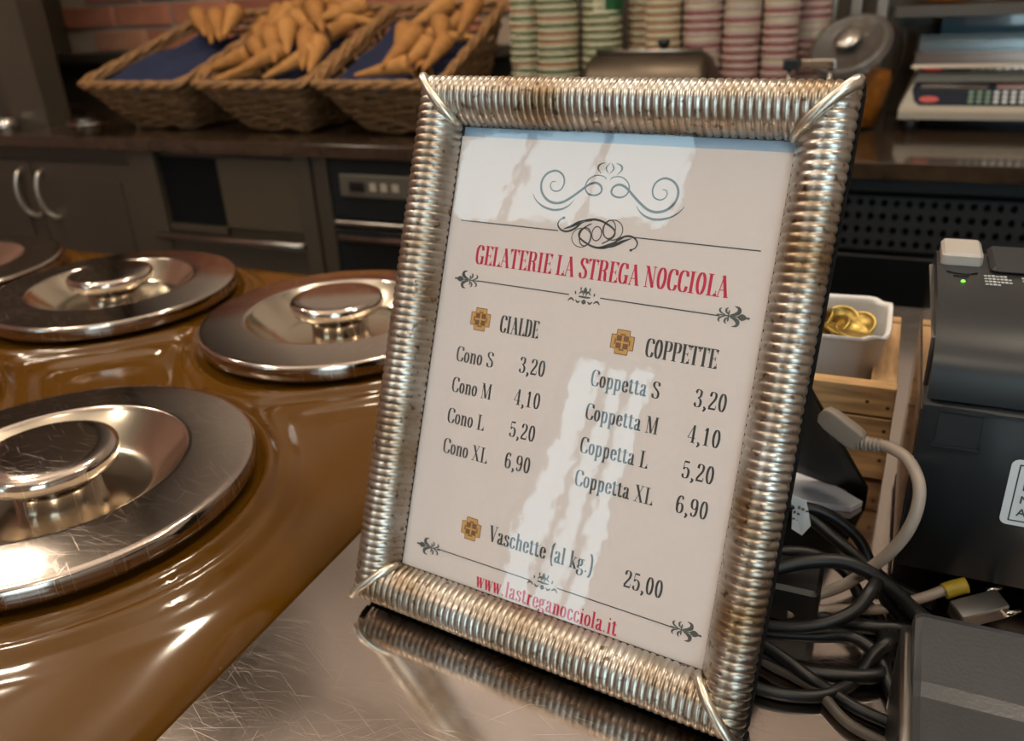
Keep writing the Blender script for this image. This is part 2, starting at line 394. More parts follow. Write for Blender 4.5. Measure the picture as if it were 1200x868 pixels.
for j in range(ny):
    for i in range(nx):
        a = j * (nx + 1) + i; pf.append((a, a + 1, a + nx + 2, a + nx + 1))
wp = empty('gelato_counter_panel', (0, 0, 0), 'glossy brown moulded gelato counter panel holding the steel lids', 'gelato counter')
b = MB(); b.add(pv, pf, True); b.build('moulded_top', M['brown'], wp)
box_obj('panel_side', M['brown'], px0, px1, py1 - .02, py1, -.2, -.004, wp)
box_obj('cabinet_body', M['darkpanel2'], px0 + .01, px1 - .01, py0, py1 - .03, FZ, -.012, wp)

# ------------------------------------------------------------------ steel lids
def make_lid(label, x, y, rz=0):
    e = empty('gelato_lid', (x, y, 0), label, 'lid', rz, 'steel lids on the brown gelato counter')
    b = MB()
    b.lathe([(.112, .0335), (.1225, .0340), (.1245, .0352), (.1253, .0375), (.1254, .0440), (.1252, .0462), (.1244, .0474), (.1230, .0480), (.1205, .0483), (.100, .0496), (.0860, .0508), (.0840, .0508), (.0826, .0504), (.0815, .0492)], 128)
    b.build('lid_plate', M['lid'], e)
    b = MB()
    b.lathe([(.0815, .0492), (.0805, .0480), (.062, .0335), (.057, .0312), (.050, .0305), (.0, .0305)], 96)
    b.build('lid_well', M['lidwell'], e)
    b = MB()
    b.lathe([(.026, .0300), (.0262, .040), (.028, .044), (.036, .0485), (.0405, .0515), (.0428, .0555), (.0428, .059), (.0412, .0618), (.0375, .0630), (.03, .0636), (0, .0640)], 96)
    b.build('lid_knob', M['lid'], e)
    return e
lidlab = ['largest and nearest steel lid, cut by the left edge of the photo', 'steel lid partly hidden behind the left side of the menu frame',
          'steel lid on the brown counter between the nearest lid and the dark cabinets', 'steel lid cut off at the far left corner of the brown counter',
          'steel lid left of the nearest lid, outside the photo', 'steel lid at the far left front of the brown counter']
for k, (x, y) in enumerate(LIDS):
    make_lid(lidlab[k], x, y, k * 1.3)

# ------------------------------------------------------------------ picture frame
TILT = 0.3893; FWD, FHT, FB, FD, REC = .220, .2871, .0237, .022, .0074
EX = Vector((0.9929999, -0.11811519, 0)).normalized(); EY = Vector((0.04482672, 0.37686033, 0.92518477)).normalized(); EN = EX.cross(EY).normalized()
FO = Vector((-0.24680734, 0.30115541, FD * sin(TILT) + .0006))
FM = Matrix(((EX.x, EY.x, EN.x, FO.x), (EX.y, EY.y, EN.y, FO.y), (EX.z, EY.z, EN.z, FO.z), (0, 0, 0, 1)))
fr = bpy.data.objects.new('picture_frame', None); COL.objects.link(fr); fr.matrix_world = FM; fr.empty_display_size = .02
tag(fr, 'upright silver ribbed picture frame holding the gelato price list', 'picture frame')
# moulding profile: (inset from outer edge, height over front plane)
PROF = [(.0006, -.011), (.0, -.0065), (.0003, -.0025), (.0016, .0006), (.0042, .0030), (.0080, .0044), (.0118, .0043), (.0155, .0030), (.0188, .0006), (.0212, -.0025), (.0228, -.0058), (.0237, -.0090)]
def side(name, org, d, inn, L, pitch, phase=0.0):
    nrib = round(L / pitch); pitch = L / nrib; per = 8; n = nrib * per; b = MB(); vs = []
    # outward normals of the profile in (inset, height)
    nor = []
    for i in range(len(PROF)):
        a = PROF[max(0, i - 1)]; c = PROF[min(len(PROF) - 1, i + 1)]; t = Vector((c[0] - a[0], c[1] - a[1])).normalized(); nor.append((-t.y, t.x))
    jit = [random.uniform(-.00012, .00012) for _ in range(nrib + 1)]; amp = [random.uniform(.95, 1.05) for _ in range(nrib + 1)]
    for k in range(n + 1):
        l0 = L * k / n; rib = k // per; ph = (k % per) / per
        hgt = (.5 - .5 * cos(2 * pi * ph)) ** .42 * .00078 * amp[min(rib, nrib)] - .0002
        l0 += jit[min(rib, nrib)] * sin(pi * ph)
        for i, (s_, t_) in enumerate(PROF):
            lean = .0009 * (s_ / FB)       # ribs lean a little
            l = min(max(l0 + lean, s_), L - s_)
            p = org + d * l + inn * (s_ + nor[i][0] * hgt) + Vector((0, 0, 1)) * (t_ + nor[i][1] * hgt); vs.append(p)
    m = len(PROF); fs = [(k * m + i, k * m + i + 1, (k + 1) * m + i + 1, (k + 1) * m + i) for k in range(n) for i in range(m - 1)]
    b.add(vs, fs, True); o = b.build(name, [M['silver'], M['blackmatt']], fr)
    for p in o.data.polygons:          # outer flank faces take the black material, except along the bottom
        if all(o.data.vertices[v].co.z < -.0023 for v in p.vertices):
            c = p.center
            if min(c.x, FWD - c.x, FHT - c.y) < .004: p.material_index = 1
    return o
side('ribbed_moulding', Vector((0, FHT, 0)), Vector((1, 0, 0)), Vector((0, -1, 0)), FWD, .00385)
side('ribbed_moulding', Vector((FWD, 0, 0)), Vector((-1, 0, 0)), Vector((0, 1, 0)), FWD, .00375)
side('ribbed_moulding', Vector((0, 0, 0)), Vector((0, 1, 0)), Vector((1, 0, 0)), FHT, .0040)
side('ribbed_moulding', Vector((FWD, FHT, 0)), Vector((0, -1, 0)), Vector((-1, 0, 0)), FHT, .0042)
# corner rods over the mitres
for (cx, cy, dx, dy, big) in ((0, FHT, 1, -1, 1.0), (FWD, FHT, -1, -1, 1.25), (0, 0, 1, 1, .9), (FWD, 0, -1, 1, 1.0)):
    b = MB(); P = []; R_ = []
    for (s_, t_) in ((.0014, .0004), (.0022, .0022), (.0036, .0036), (.0060, .0048), (.0090, .0054), (.0125, .0052), (.0165, .0040), (.0200, .0019), (.0226, -.0010), (.0243, -.0048)):
        P.append((cx + dx * s_, cy + dy * s_, t_)); R_.append((.0022 if s_ > .02 else .0025 + .0005 * (big - 1) * 4 * (1 - s_ / FB)) * 1.0)
    b.tube(P, .002, 10, rs=R_); b.build('corner_rod', M['silver_bright'], fr)
# black backing: four rails and back board
b = MB(); i_ = .0014
b.box(i_, FWD - i_, i_, .0215, -FD, -.0095); b.box(i_, FWD - i_, FHT - .0215, FHT - i_, -FD, -.0095); b.box(i_, .0215, .0215, FHT - .0215, -FD, -.0095); b.box(FWD - .0215, FWD - i_, .0215, FHT - .0215, -FD, -.0095)
b.build('back_rail', M['blackmatt'], fr)
box_obj('back_board', M['blackmatt'], .0215, FWD - .0215, .0215, FHT - .0215, -.0205, -.0135, fr)
# inner dark rebate
b = MB()
for a in ((.0215, FWD - .0215, .0215, .0240), (.0215, FWD - .0215, FHT - .0240, FHT - .0215), (.0215, .0240, .0215, FHT - .0215), (FWD - .0240, FWD - .0215, .0215, FHT - .0215)): b.box(a[0], a[1], a[2], a[3], -.0115, -.0088)
b.build('rebate', M['blacksteel'], fr)
box_obj('glass_pane', M['pane'], .0222, FWD - .0222, .0222, FHT - .0222, -.0094, -.0088, fr)
box_obj('backing_card', M['backing'], .0222, FWD - .0222, .0222, FHT - .0222, -.0128, -.0120, fr)
PZ = -.0100
sheet = box_obj('price_sheet', M['paper'], .0240, FWD - .0235, .0222, FHT - .0290, PZ - .0003, PZ, fr)
# easel leg, drawn in the plane from the hinge to the foot
LEG = [(.0120, .5170, .0008), (.0045, .5205, .0006), (-.043, .5105, .0175), (-.105, .470, .075), (-.125, .4005, .178), (-.055, .3975, .182), (-.0245, .455, .098), (.0118, .5115, .0085)]
pts = [Vector(p) for p in LEG]; nrm = (pts[5] - pts[0]).cross(pts[3] - pts[0]).normalized()
if nrm.y > 0: nrm = -nrm
b = MB(); b.loft([[p for p in pts], [p + nrm * .004 for p in pts]], smooth=False)
lg = b.build('easel_leg', M['black'], None); lg.parent = fr; lg.matrix_parent_inverse = FM.inverted()

# ------------------------------------------------------------------ lettering (outlines swept with a broad nib)
ST = .062; HR = .018
def ell(cx, cy, rx, ry, n=20): return [(cx + rx * cos(2 * pi * k / n), cy + ry * sin(2 * pi * k / n)) for k in range(n)]
def sf(x, y, w=.12): return ('L', [(x - w, y), (x + w, y)], 'h')
S_ = lambda x, a=0, b_=1: ('L', [(x, a), (x, b_)], 's')
H_ = lambda a, b_, y: ('L', [(a, y), (b_, y)], 'h')
TH = lambda p, q_: ('L', [p, q_], 't')
TK = lambda p, q_: ('L', [p, q_], 's')
C_ = lambda *p: ('C', list(p), 's')
O_ = lambda *a: ('O', ell(*a), 's')
D_ = lambda x, y, r=.05: ('D', (x, y), r)
G = {
 'I': (.30, [S_(.15), sf(.15, .985), sf(.15, .015)]),
 'L': (.42, [S_(.14), sf(.14, .985), H_(.02, .41, .015), TH((.39, .0), (.405, .26)), TK((.375, .0), (.395, .12))]),
 'E': (.44, [S_(.14), H_(.02, .41, .985), H_(.02, .42, .015), TH((.385, .97), (.40, .76)), TH((.395, 0), (.415, .26)), H_(.15, .33, .5), TH((.33, .4), (.33, .6)), TK((.37, .97), (.385, .88)), TK((.375, .02), (.395, .12))]),
 'T': (.46, [S_(.23), H_(.02, .44, .985), sf(.23, .015), TH((.03, .98), (.02, .74)), TH((.43, .98), (.44, .74)), TK((.055, .97), (.04, .88)), TK((.405, .97), (.42, .88))]),
 'A': (.50, [TH((.08, .01), (.24, .99)), TK((.23, .99), (.41, .01)), H_(.12, .34, .32), sf(.08, .015, .075), sf(.41, .015, .1)]),
 'R': (.50, [S_(.13), sf(.13, .015), H_(.02, .26, .985), C_((.2, .985), (.32, .96), (.38, .86), (.385, .75), (.37, .62), (.3, .53), (.15, .515)), C_((.24, .515), (.33, .46), (.36, .34), (.37, .15), (.40, .03), (.48, .03))]),
 'P': (.46, [S_(.13), sf(.13, .015), H_(.02, .26, .985), C_((.2, .985), (.33, .96), (.39, .86), (.395, .73), (.38, .59), (.31, .49), (.15, .475))]),
 'D': (.48, [S_(.13), H_(.02, .2, .985), H_(.02, .2, .015), C_((.16, .985), (.3, .95), (.38, .8), (.395, .5), (.38, .2), (.3, .05), (.16, .015))]),
 'C': (.45, [C_((.40, .74), (.36, .92), (.25, .985), (.15, .92), (.095, .75), (.085, .5), (.095, .25), (.15, .08), (.25, .015), (.36, .07), (.405, .28)), TH((.41, .72), (.41, .97)), TK((.385, .78), (.39, .88))]),
 'G': (.48, [C_((.38, .74), (.34, .92), (.24, .985), (.15, .92), (.095, .75), (.085, .5), (.095, .25), (.15, .08), (.24, .015), (.33, .06), (.385, .2)), TH((.40, .72), (.40, .97)), S_(.385, .02, .42), H_(.27, .47, .42), TK((.37, .78), (.375, .88))]),
 'O': (.46, [O_(.23, .5, .145, .485)]),
 'S': (.42, [C_((.34, .76), (.31, .92), (.21, .985), (.12, .93), (.085, .8), (.12, .67), (.21, .55), (.31, .42), (.345, .27), (.32, .09), (.21, .015), (.11, .08), (.07, .26)), TH((.355, .74), (.355, .96)), TH((.06, .26), (.06, .03)), TK((.19, .58), (.26, .48))]),
 'N': (.52, [TH((.1, 0), (.1, .99)), TK((.1, .985), (.4, .02)), TH((.41, 0), (.41, .99)), sf(.1, .015, .08), sf(.41, .985, .08), sf(.07, .985, .07)]),
 'M': (.62, [TH((.1, 0), (.1, .99)), TK((.13, .985), (.30, .02)), TH((.30, .02), (.48, .985)), S_(.50), sf(.1, .015, .08), sf(.50, .015, .1), sf(.08, .985, .07), sf(.52, .985, .08)]),
 'V': (.46, [TK((.09, .985), (.24, .02)), TH((.24, .02), (.39, .985)), sf(.09, .985, .09), sf(.39, .985, .07)]),
 'X': (.48, [TK((.1, .985), (.38, .015)), TH((.37, .985), (.09, .015)), sf(.1, .985, .09), sf(.37, .985, .08), sf(.09, .015, .08), sf(.38, .015, .09)]),
 'o': (.35, [O_(.175, .34, .105, .325)]),
 'n': (.38, [S_(.1, 0, .67), sf(.06, .665, .05), sf(.1, .015, .08), C_((.11, .5), (.15, .62), (.21, .665), (.27, .61), (.285, .5)), S_(.285, 0, .52), sf(.285, .015, .08)]),
 'h': (.38, [S_(.1, 0, 1), sf(.06, .985, .05), sf(.1, .015, .08), C_((.11, .5), (.15, .62), (.21, .665), (.27, .61), (.285, .5)), S_(.285, 0, .52), sf(.285, .015, .08)]),
 'p': (.38, [S_(.1, -.28, .67), sf(.06, .665, .05), sf(.1, -.27, .09), C_((.11, .52), (.16, .64), (.22, .665), (.28, .56), (.295, .34), (.28, .12), (.22, .015), (.16, .04), (.11, .15))]),
 'e': (.34, [C_((.08, .37), (.27, .375), (.265, .56), (.18, .665), (.1, .56), (.08, .34), (.1, .12), (.19, .015), (.26, .07), (.29, .2)), S_(.262, .4, .54)]),
 't': (.27, [S_(.11, .1, .84), H_(.01, .24, .66), C_((.11, .12), (.14, .03), (.2, .02), (.24, .12)), TH((.02, .66), (.1, .84))]),
 'a': (.36, [S_(.24, .08, .52), C_((.08, .52), (.1, .63), (.17, .665), (.23, .61), (.24, .5)), D_(.09, .52), C_((.24, .39), (.15, .34), (.085, .22), (.09, .06), (.15, .015), (.23, .12)), C_((.24, .08), (.28, .015), (.34, .07))]),
 's': (.31, [C_((.25, .5), (.22, .62), (.15, .665), (.09, .62), (.075, .53), (.1, .44), (.16, .36), (.23, .28), (.245, .18), (.22, .05), (.15, .015), (.08, .06), (.055, .18)), TH((.26, .49), (.26, .65)), TH((.045, .18), (.045, .02))]),
 'c': (.32, [C_((.25, .52), (.22, .64), (.16, .665), (.095, .56), (.08, .34), (.095, .12), (.17, .015), (.25, .08), (.28, .2)), D_(.24, .53)]),
 'l': (.21, [S_(.1), sf(.06, .985, .05), sf(.1, .015, .09)]),
 'k': (.39, [S_(.1), sf(.06, .985, .05), sf(.1, .015, .09), TH((.29, .66), (.13, .3)), TK((.17, .38), (.31, .015)), sf(.28, .665, .08), sf(.31, .015, .08)]),
 'g': (.36, [O_(.15, .47, .08, .19), C_((.2, .6), (.25, .66), (.31, .68)), D_(.31, .66, .04), C_((.1, .3), (.06, .2), (.12, .12), (.24, .09), (.29, -.04), (.26, -.2), (.15, -.27), (.06, -.2), (.05, -.08), (.1, .02))]),
 'i': (.21, [S_(.1, 0, .67), sf(.06, .665, .05), sf(.1, .015, .09), D_(.1, .9, .062)]),
 'r': (.29, [S_(.1, 0, .67), sf(.06, .665, .05), sf(.1, .015, .09), C_((.11, .48), (.15, .61), (.22, .66)), D_(.235, .6, .05)]),
 'w': (.47, [TK((.06, .665), (.14, .015)), TH((.14, .015), (.22, .62)), TK((.22, .665), (.31, .015)), TH((.31, .015), (.40, .665)), sf(.06, .665, .06), sf(.22, .665, .06), sf(.4, .665, .05)]),
 '0': (.40, [O_(.2, .5, .115, .485)]),
 '1': (.40, [S_(.2), C_((.19, .97), (.15, .86), (.08, .84)), sf(.2, .015)]),
 '2': (.40, [C_((.09, .74), (.12, .93), (.2, .985), (.29, .92), (.31, .76), (.27, .56), (.17, .34), (.08, .12)), D_(.11, .76), ('L', [(.06, .06), (.33, .06)], 'b'), TH((.34, .04), (.35, .26)), TH((.06, 0), (.08, .14))]),
 '3': (.40, [C_((.09, .8), (.13, .95), (.2, .985), (.29, .91), (.3, .76), (.27, .6), (.18, .53)), C_((.18, .53), (.28, .45), (.32, .28), (.29, .08), (.2, .015), (.12, .05), (.08, .2)), D_(.11, .79), D_(.1, .21)]),
 '4': (.40, [S_(.26), TH((.25, .98), (.04, .28)), ('L', [(.03, .27), (.36, .27)], 'h'), sf(.26, .015, .1)]),
 '5': (.40, [('L', [(.1, .94), (.31, .94)], 'b'), TH((.1, .94), (.09, .5)), C_((.09, .5), (.15, .6), (.22, .61), (.3, .5), (.32, .31), (.29, .09), (.2, .015), (.12, .05), (.08, .2)), D_(.1, .21)]),
 '6': (.40, [C_((.3, .86), (.26, .96), (.2, .985), (.12, .86), (.085, .6), (.09, .3), (.12, .1), (.2, .015), (.29, .1), (.32, .3), (.29, .5), (.2, .58), (.12, .5), (.09, .36)), D_(.29, .83)]),
 '9': (.40, [C_((.1, .14), (.14, .04), (.2, .015), (.28, .14), (.315, .4), (.31, .7), (.28, .9), (.2, .985), (.11, .9), (.08, .7), (.11, .5), (.2, .42), (.28, .5), (.31, .64)), D_(.11, .17)]),
 ',': (.20, [D_(.09, .06, .06), C_((.12, .06), (.12, -.06), (.06, -.17))]),
 '.': (.20, [D_(.09, .06, .06)]),
 '(': (.22, [C_((.2, 1.12), (.12, .9), (.09, .42), (.12, -.05), (.2, -.26))]),
 ')': (.22, [C_((.03, 1.12), (.11, .9), (.14, .42), (.11, -.05), (.03, -.26))]),
 ' ': (.20, []),
}
def ribbon(b, P, hw, closed, z):
    n = len(P); vs = []
    for i in range(n):
        a = P[i - 1] if (closed or i > 0) else P[0]; c = P[(i + 1) % n] if (closed or i < n - 1) else P[-1]
        t = Vector((c[0] - a[0], c[1] - a[1])); t = t.normalized() if t.length > 1e-9 else Vector((1, 0)); nn = Vector((-t.y, t.x)); w = hw(i, nn)
        vs += [(P[i][0] + nn.x * w, P[i][1] + nn.y * w, z), (P[i][0] - nn.x * w, P[i][1] - nn.y * w, z)]
    b.add(vs, [(2 * i, 2 * i + 1, (2 * i + 3) % (2 * n), (2 * i + 2) % (2 * n)) for i in range(n if closed else n - 1)])
LAYER = [0]
def text(name, s, x0, x1, base, cap, m, z=.00012, parent=sheet, stw=1.08):
    """text between x0 and x1 (mm in the opening), cap height in mm"""
    tot = sum(G[c][0] for c in s); kx = (x1 - x0) / tot; b = MB(); x = x0
    off = FB * 1000
    aw = ST * cap * stw * min(1.0, kx / cap * 1.15); bw = HR * cap
    for c in s:
        w, strokes = G[c]
        for st in strokes:
            LAYER[0] += 1; zz = PZ + z + (LAYER[0] % 7) * 2e-6
            def T(p): return ((x + p[0] * kx + off) / 1000, (base + p[1] * cap + off) / 1000)
            if st[0] == 'L':
                P = [T(p) for p in st[1]]; kind = st[2]
                if kind == 's': hw = lambda i, n: (aw * abs(n.x) + bw * abs(n.y)) / 1000
                elif kind == 'h': hw = lambda i, n: bw / 1000
                elif kind == 'b': hw = lambda i, n: .055 * cap / 1000
                else: hw = lambda i, n: bw * 1.1 / 1000
                ribbon(b, P, hw, False, zz)
            elif st[0] == 'D':
                cx, cy = T(st[1]); r = st[2] * cap * .85 / 1000
                ribbon(b, [(cx, cy + r), (cx, cy - r)], lambda i, n: r * .8, False, zz)
                o = len(b.v); ring = [(cx + r * cos(2 * pi * k / 10), cy + r * sin(2 * pi * k / 10), zz) for k in range(10)]; b.v += ring; b.f.append(tuple(range(o, o + 10))); b.sm.append(False)
            else:
                closed = st[0] == 'O'
                P = [T(p) for p in st[1]]
                P = [(p.x, p.y) for p in catmull([(a[0], a[1], 0) for a in P], 5 if not closed else 2, closed)]
                ribbon(b, P, lambda i, n: sqrt((aw * n.x) ** 2 + (bw * n.y) ** 2) / 1000, closed, zz)
        x += w * kx
    o = b.build(name, m, parent); return o
GR = M['ink']
text('title_text', 'GELATERIE LA STREGA NOCCIOLA', 19.0, 154.2, 168.9, 9.9, M['ink_red'], stw=1.16)
text('heading_text', 'CIALDE', 39.8, 62.6, 135.9, 8.8, GR, stw=1.16)
text('heading_text', 'COPPETTE', 119.8, 154.6, 136.7, 8.8, GR, stw=1.16)
for k, (a, xa, bb, xb) in enumerate((('Cono S', 39.4, 'Coppetta S', 130.6), ('Cono M', 41.0, 'Coppetta M', 132.6), ('Cono L', 39.2, 'Coppetta L', 130.2), ('Cono XL', 44.0, 'Coppetta XL', 135.6))):
    y = (116.8, 100.2, 83.4, 66.9)[k]; pr = ('3,20', '4,10', '5,20', '6,90')[k]
    text('item_text', a, 15.8, xa, y, 8.0, GR); text('item_text', bb, 94.6, xb, y + 1.3, 8.0, GR)
    text('price_text', pr, 54.2, 69.8, y + .6, 8.1, GR); text('price_text', pr, 146.6, 162.4, y + 1.3, 8.2, GR)
text('item_text', 'Vaschette (al kg.)', 51.8, 111.8, 27.4, 8.6, GR)
text('price_text', '25,00', 127.8, 148.0, 26.4, 8.4, GR)
text('web_address_text', 'www.lastreganocciola.it', 48.4, 129.0, 1.6, 8.2, M['ink_red'])

def flourish(name, paths, m, z=.00012):
    """paths: (points in mm, mid half-width, end half-width, closed)"""
    b = MB()
    for P, wm, we, closed in paths:
        LAYER[0] += 1
        Q = [((p.x + FB * 1000) / 1000, (p.y + FB * 1000) / 1000) for p in catmull([(a[0], a[1], 0) for a in P], 7, closed)]; n = len(Q)
        ribbon(b, Q, (lambda i, nn, n=n, wm=wm, we=we, c=closed: (wm if c else we + (wm - we) * sin(pi * i / (n - 1)) ** 1.3) / 1000), closed, PZ + z + (LAYER[0] % 7) * 2e-6)
    return b.build(name, m, sheet)
def lines(name, segs, m, hw=.28):
    return flourish(name, [([(a, y), ((a + c) / 2, y), (c, y)], hw, hw, False) for a, c, y in segs], m)
lines('rule_line', [(7, 64.8, 190.6), (103.5, 165.2, 191.2)], M['ink'])
lines('rule_line', [(22.6, 76.2, 160.2), (93.0, 152, 160.6)], M['ink'])
lines('rule_line', [(22, 79, 14.5), (94.6, 156, 15.0)], M['ink'])
LSC = [(59.3, 214.44), (57.4, 214.1), (56.77, 212.34), (57.8, 210.48), (60.13, 209.65), (62.98, 210.85), (64.17, 214.01), (63.15, 217.38), (60.18, 219.49), (57.11, 219.53), (53.86, 217.94), (51.75, 214.7), (51.71, 210.82), (53.45, 207.45), (56.54, 204.97), (60.69, 203.91), (64.91, 204.71), (68.82, 207.08), (72.58, 210.03), (75.54, 212.52), (78.53, 214.62), (81.76, 215.22), (84.38, 213.53), (84.58, 210.92), (81.95, 209.37), (78.57, 209.57), (76.4, 211.45), (76.04, 214.44), (77.67, 217.19), (81.12, 218.92), (84.9, 218.57), (86.3, 217.37)]
LAR = [(47.61, 207.55), (49.95, 204.45), (54.45, 201.69), (60.41, 200.48), (65.48, 201.45), (68.98, 203.65), (70.88, 206.1)]
mir = lambda P, c=87.4: [(2 * c - x, y) for x, y in P]
flourish('scroll_ornament', [(LSC, .62, .22, False), (LAR, .55, .1, False), (mir(LSC), .62, .22, False), (mir(LAR), .55, .1, False),
    ([(84.6, 225.2), (81.9, 224.2), (81.2, 222.2), (83.2, 219.8)], .5, .1, False), (mir([(84.6, 225.2), (81.9, 224.2), (81.2, 222.2), (83.2, 219.8)]), .5, .1, False),
    ([(87.0, 225.2), (85.4, 222.6), (87.0, 220.2)], .4, .1, False), (mir([(87.0, 225.2), (85.4, 222.6), (87.0, 220.2)]), .4, .1, False)], M['ink_soft'])
MON = [(66.5, 196.9), (64.75, 195.61), (64.29, 193.25), (66.4, 191.13), (69.94, 190.7), (73.9, 192.62), (76.79, 195.56), (80.68, 197.43), (85.65, 197.65), (89.99, 196.39), (94.53, 193.83), (95.04, 190.89), (92.21, 188.36), (89.3, 186.6)]
rot = lambda P: [(171.6 - x, 382.2 - y) for x, y in P]
ME = [(ell(78.0, 188.4, 5.2, 4.6, 14), .2, .2, True), (ell(79.9, 189, 3, 4.4, 14), .3, .3, True), (ell(85.8, 191.1, 2.5, 3.4, 12), .28, .28, True), (ell(92.1, 193.8, 3.1, 4.4, 14), .25, .25, True), (ell(93.8, 193.6, 5.2, 4.8, 14), .25, .25, True)]
TH1 = [(67.5, 191.6), (72, 193.6), (77, 196.2), (82.5, 197.0)]
flourish('monogram_ornament', [(MON, .55, .3, False), (rot(MON), .55, .3, False), (TH1, .8, .15, False), (rot(TH1), .8, .15, False), ([(82, 185.2), (88, 184.6), (94, 187.0), (100, 190.4)], .5, .15, False),
    ([(66.2, 197.0), (67.6, 197.2)], .6, .5, False), (rot([(66.2, 197.0), (67.6, 197.2)]), .6, .5, False)] + ME, M['ink'])
def fleur(x, y, d, k=1.0):
    """fleur-de-lis end piece, point facing direction d"""
    f = lambda P: [(x + d * a * k, y + c * k) for a, c in P]
    b = []
    b.append((f([(2.4, 0), (4.6, .05), (7.0, 0)]), 1.5, .1, False)); b.append((f([(6.2, 0), (7.5, 0), (8.2, 0)]), .55, .1, False))
    for s_ in (1, -1):
        b.append((f([(-1.0, .5 * s_), (1.2, 1.0 * s_), (2.9, 2.2 * s_), (2.6, 3.9 * s_), (.6, 4.6 * s_)]), .95, .1, False))
        b.append((f([(-1.4, .7 * s_), (-2.6, 1.5 * s_), (-2.9, 2.8 * s_), (-2.0, 3.6 * s_)]), .5, .12, False))
        b.append((f([(-3.0, .3 * s_), (-5.2, 1.2 * s_), (-5.8, 2.4 * s_), (-5.0, 3.2 * s_)]), .5, .12, False))
        b.append((f([(-1.6, 0), (-1.5, 1.5 * s_), (-1.5, 2.6 * s_)]), .38, .2, False))
    b.append((f([(-7, 0), (-2, 0), (3, 0)]), .3, .28, False))
    return b
flourish('fleur_ornament', fleur(16.3, 160.0, -1), M['ink_soft']); flourish('fleur_ornament', fleur(157.5, 161.2, 1), M['ink_soft'])
flourish('fleur_ornament', fleur(16.4, 14.0, -1), M['ink_soft']); flourish('fleur_ornament', fleur(161.0, 15.3, 1), M['ink_soft'])
def midorn(x, y):
    b = [([(x - 3.2, y), (x, y - .1), (x + 3.2, y)], .5, .3, False), ([(x, y + 1.4), (x, y + 3), (x, y + 5)], 1.0, .05, False), ([(x, y - 1.2), (x, y - 2.5), (x, y - 3.6)], 1.3, .3, False)]
    for s_ in (1, -1):
        b += [([(x + .6 * s_, y + .6), (x + 1.6 * s_, y + 2.6), (x + 3.2 * s_, y + 1.2)], .5, .15, False), ([(x + 2.4 * s_, y + 3), (x + 2.4 * s_, y + 4.6)], .4, .3, False), ([(x + 5 * s_, y + .8), (x + 5.2 * s_, y + 2.4)], .4, .25, False),
              ([(x + 2 * s_, y - 2), (x + 3.2 * s_, y - 2.9), (x + 4.6 * s_, y - 1.8)], .5, .2, False), ([(x + 5.2 * s_, y - 2.6), (x + 7 * s_, y - 1.4), (x + 8.6 * s_, y - 2.8)], .5, .2, False)]
    return b
flourish('centre_ornament', midorn(84.6, 160.0), M['ink_soft']); flourish('centre_ornament', midorn(86.5, 15.4), M['ink_soft'])
def badge(x, y):
    """square wafer-cross badge"""
    def shp(r, c): 
        P = []
        for k in range(4):
            a = k * pi / 2
            for (u, v) in ((r, -c), (r, c), (c * 1.05, c * 1.05)):
                uu, vv = (u * cos(a) - v * sin(a), u * sin(a) + v * cos(a)); P.append((uu, vv))
        return P
    def poly(P, z, m, nm):
        b = MB(); o = [((x + p[0] + FB * 1000) / 1000, (y + p[1] + FB * 1000) / 1000, PZ + z) for p in P]; b.add(o, [tuple(range(len(o)))]); return b.build(nm, m, sheet)
    poly(shp(6.0, 3.4), .00010, M['brownprint'], 'badge_outline'); poly(shp(5.6, 3.1), .00014, M['gold'], 'badge_field')
    b = MB()
    for k in range(4):
        a = k * pi / 2 + pi / 4; cx, cy = 2.55 * cos(a), 2.55 * sin(a)
        for (u0, u1, v0, v1) in ((-1.35, 1.35, -1.35, 1.35),):
            b.add([((x + cx + u + FB * 1000) / 1000, (y + cy + v + FB * 1000) / 1000, PZ + .00018) for u, v in ((u0, v0), (u1, v0), (u1, v1), (u0, v1))], [(0, 1, 2, 3)])
    for k in range(4):
        a = k * pi / 2; cx, cy = 3.7 * cos(a), 3.7 * sin(a); w, h_ = (.35, 1.3) if k % 2 == 0 else (1.3, .35)
        b.add([((x + cx + u + FB * 1000) / 1000, (y + cy + v + FB * 1000) / 1000, PZ + .00018) for u, v in ((-w, -h_), (w, -h_), (w, h_), (-w, h_))], [(0, 1, 2, 3)])
    b.build('badge_cross', M['brownprint'], sheet)
badge(27.7, 140.6); badge(107.9, 141.4); badge(40.7, 30.8)

# ------------------------------------------------------------------ wooden crate, tub, coins
cr = empty('wooden_crate', (0, 0, 0), 'small pine crate holding the white coin tub behind the menu frame', 'crate')
CX0, CX1, CY0, CY1 = -.115, .0205, .535, .668
for z0, z1 in ((.0482, .0690), (.0245, .0465), (.0015, .0228)):
    box_obj('board', M['wood'], CX0, CX1, CY0, CY0 + .011, z0, z1, cr, r=.0009)
    box_obj('board', M['wood'], CX0, CX1, CY1 - .011, CY1, z0, z1, cr, r=.0009)
for x in (CX0, CX1 - .016):
    box_obj('board', M['wood_y'], x, x + .016, CY0 + .0115, CY1 - .0115, .0470, .0680, cr, r=.0009)
    box_obj('board', M['wood_y'], x, x + .011, CY0 + .0115, CY1 - .0115, .0015, .0450, cr, r=.0009)
box_obj('base_board', M['wood'], CX0 + .012, CX1 - .012, CY0 + .012, CY1 - .012, .0008, .008, cr)
b = MB()
for (x, z) in ((.004, .058), (.004, .036), (.0, .012), (.0165, .055), (.0165, .038), (.0165, .016)): b.lathe([(0, .0006), (.0011, .0004), (.0013, 0)], 8, M=Matrix.Translation((x, CY0, z)) @ Matrix.Rotation(pi / 2, 4, 'X'))
b.build('nail', M['nail'], cr)
b = MB()
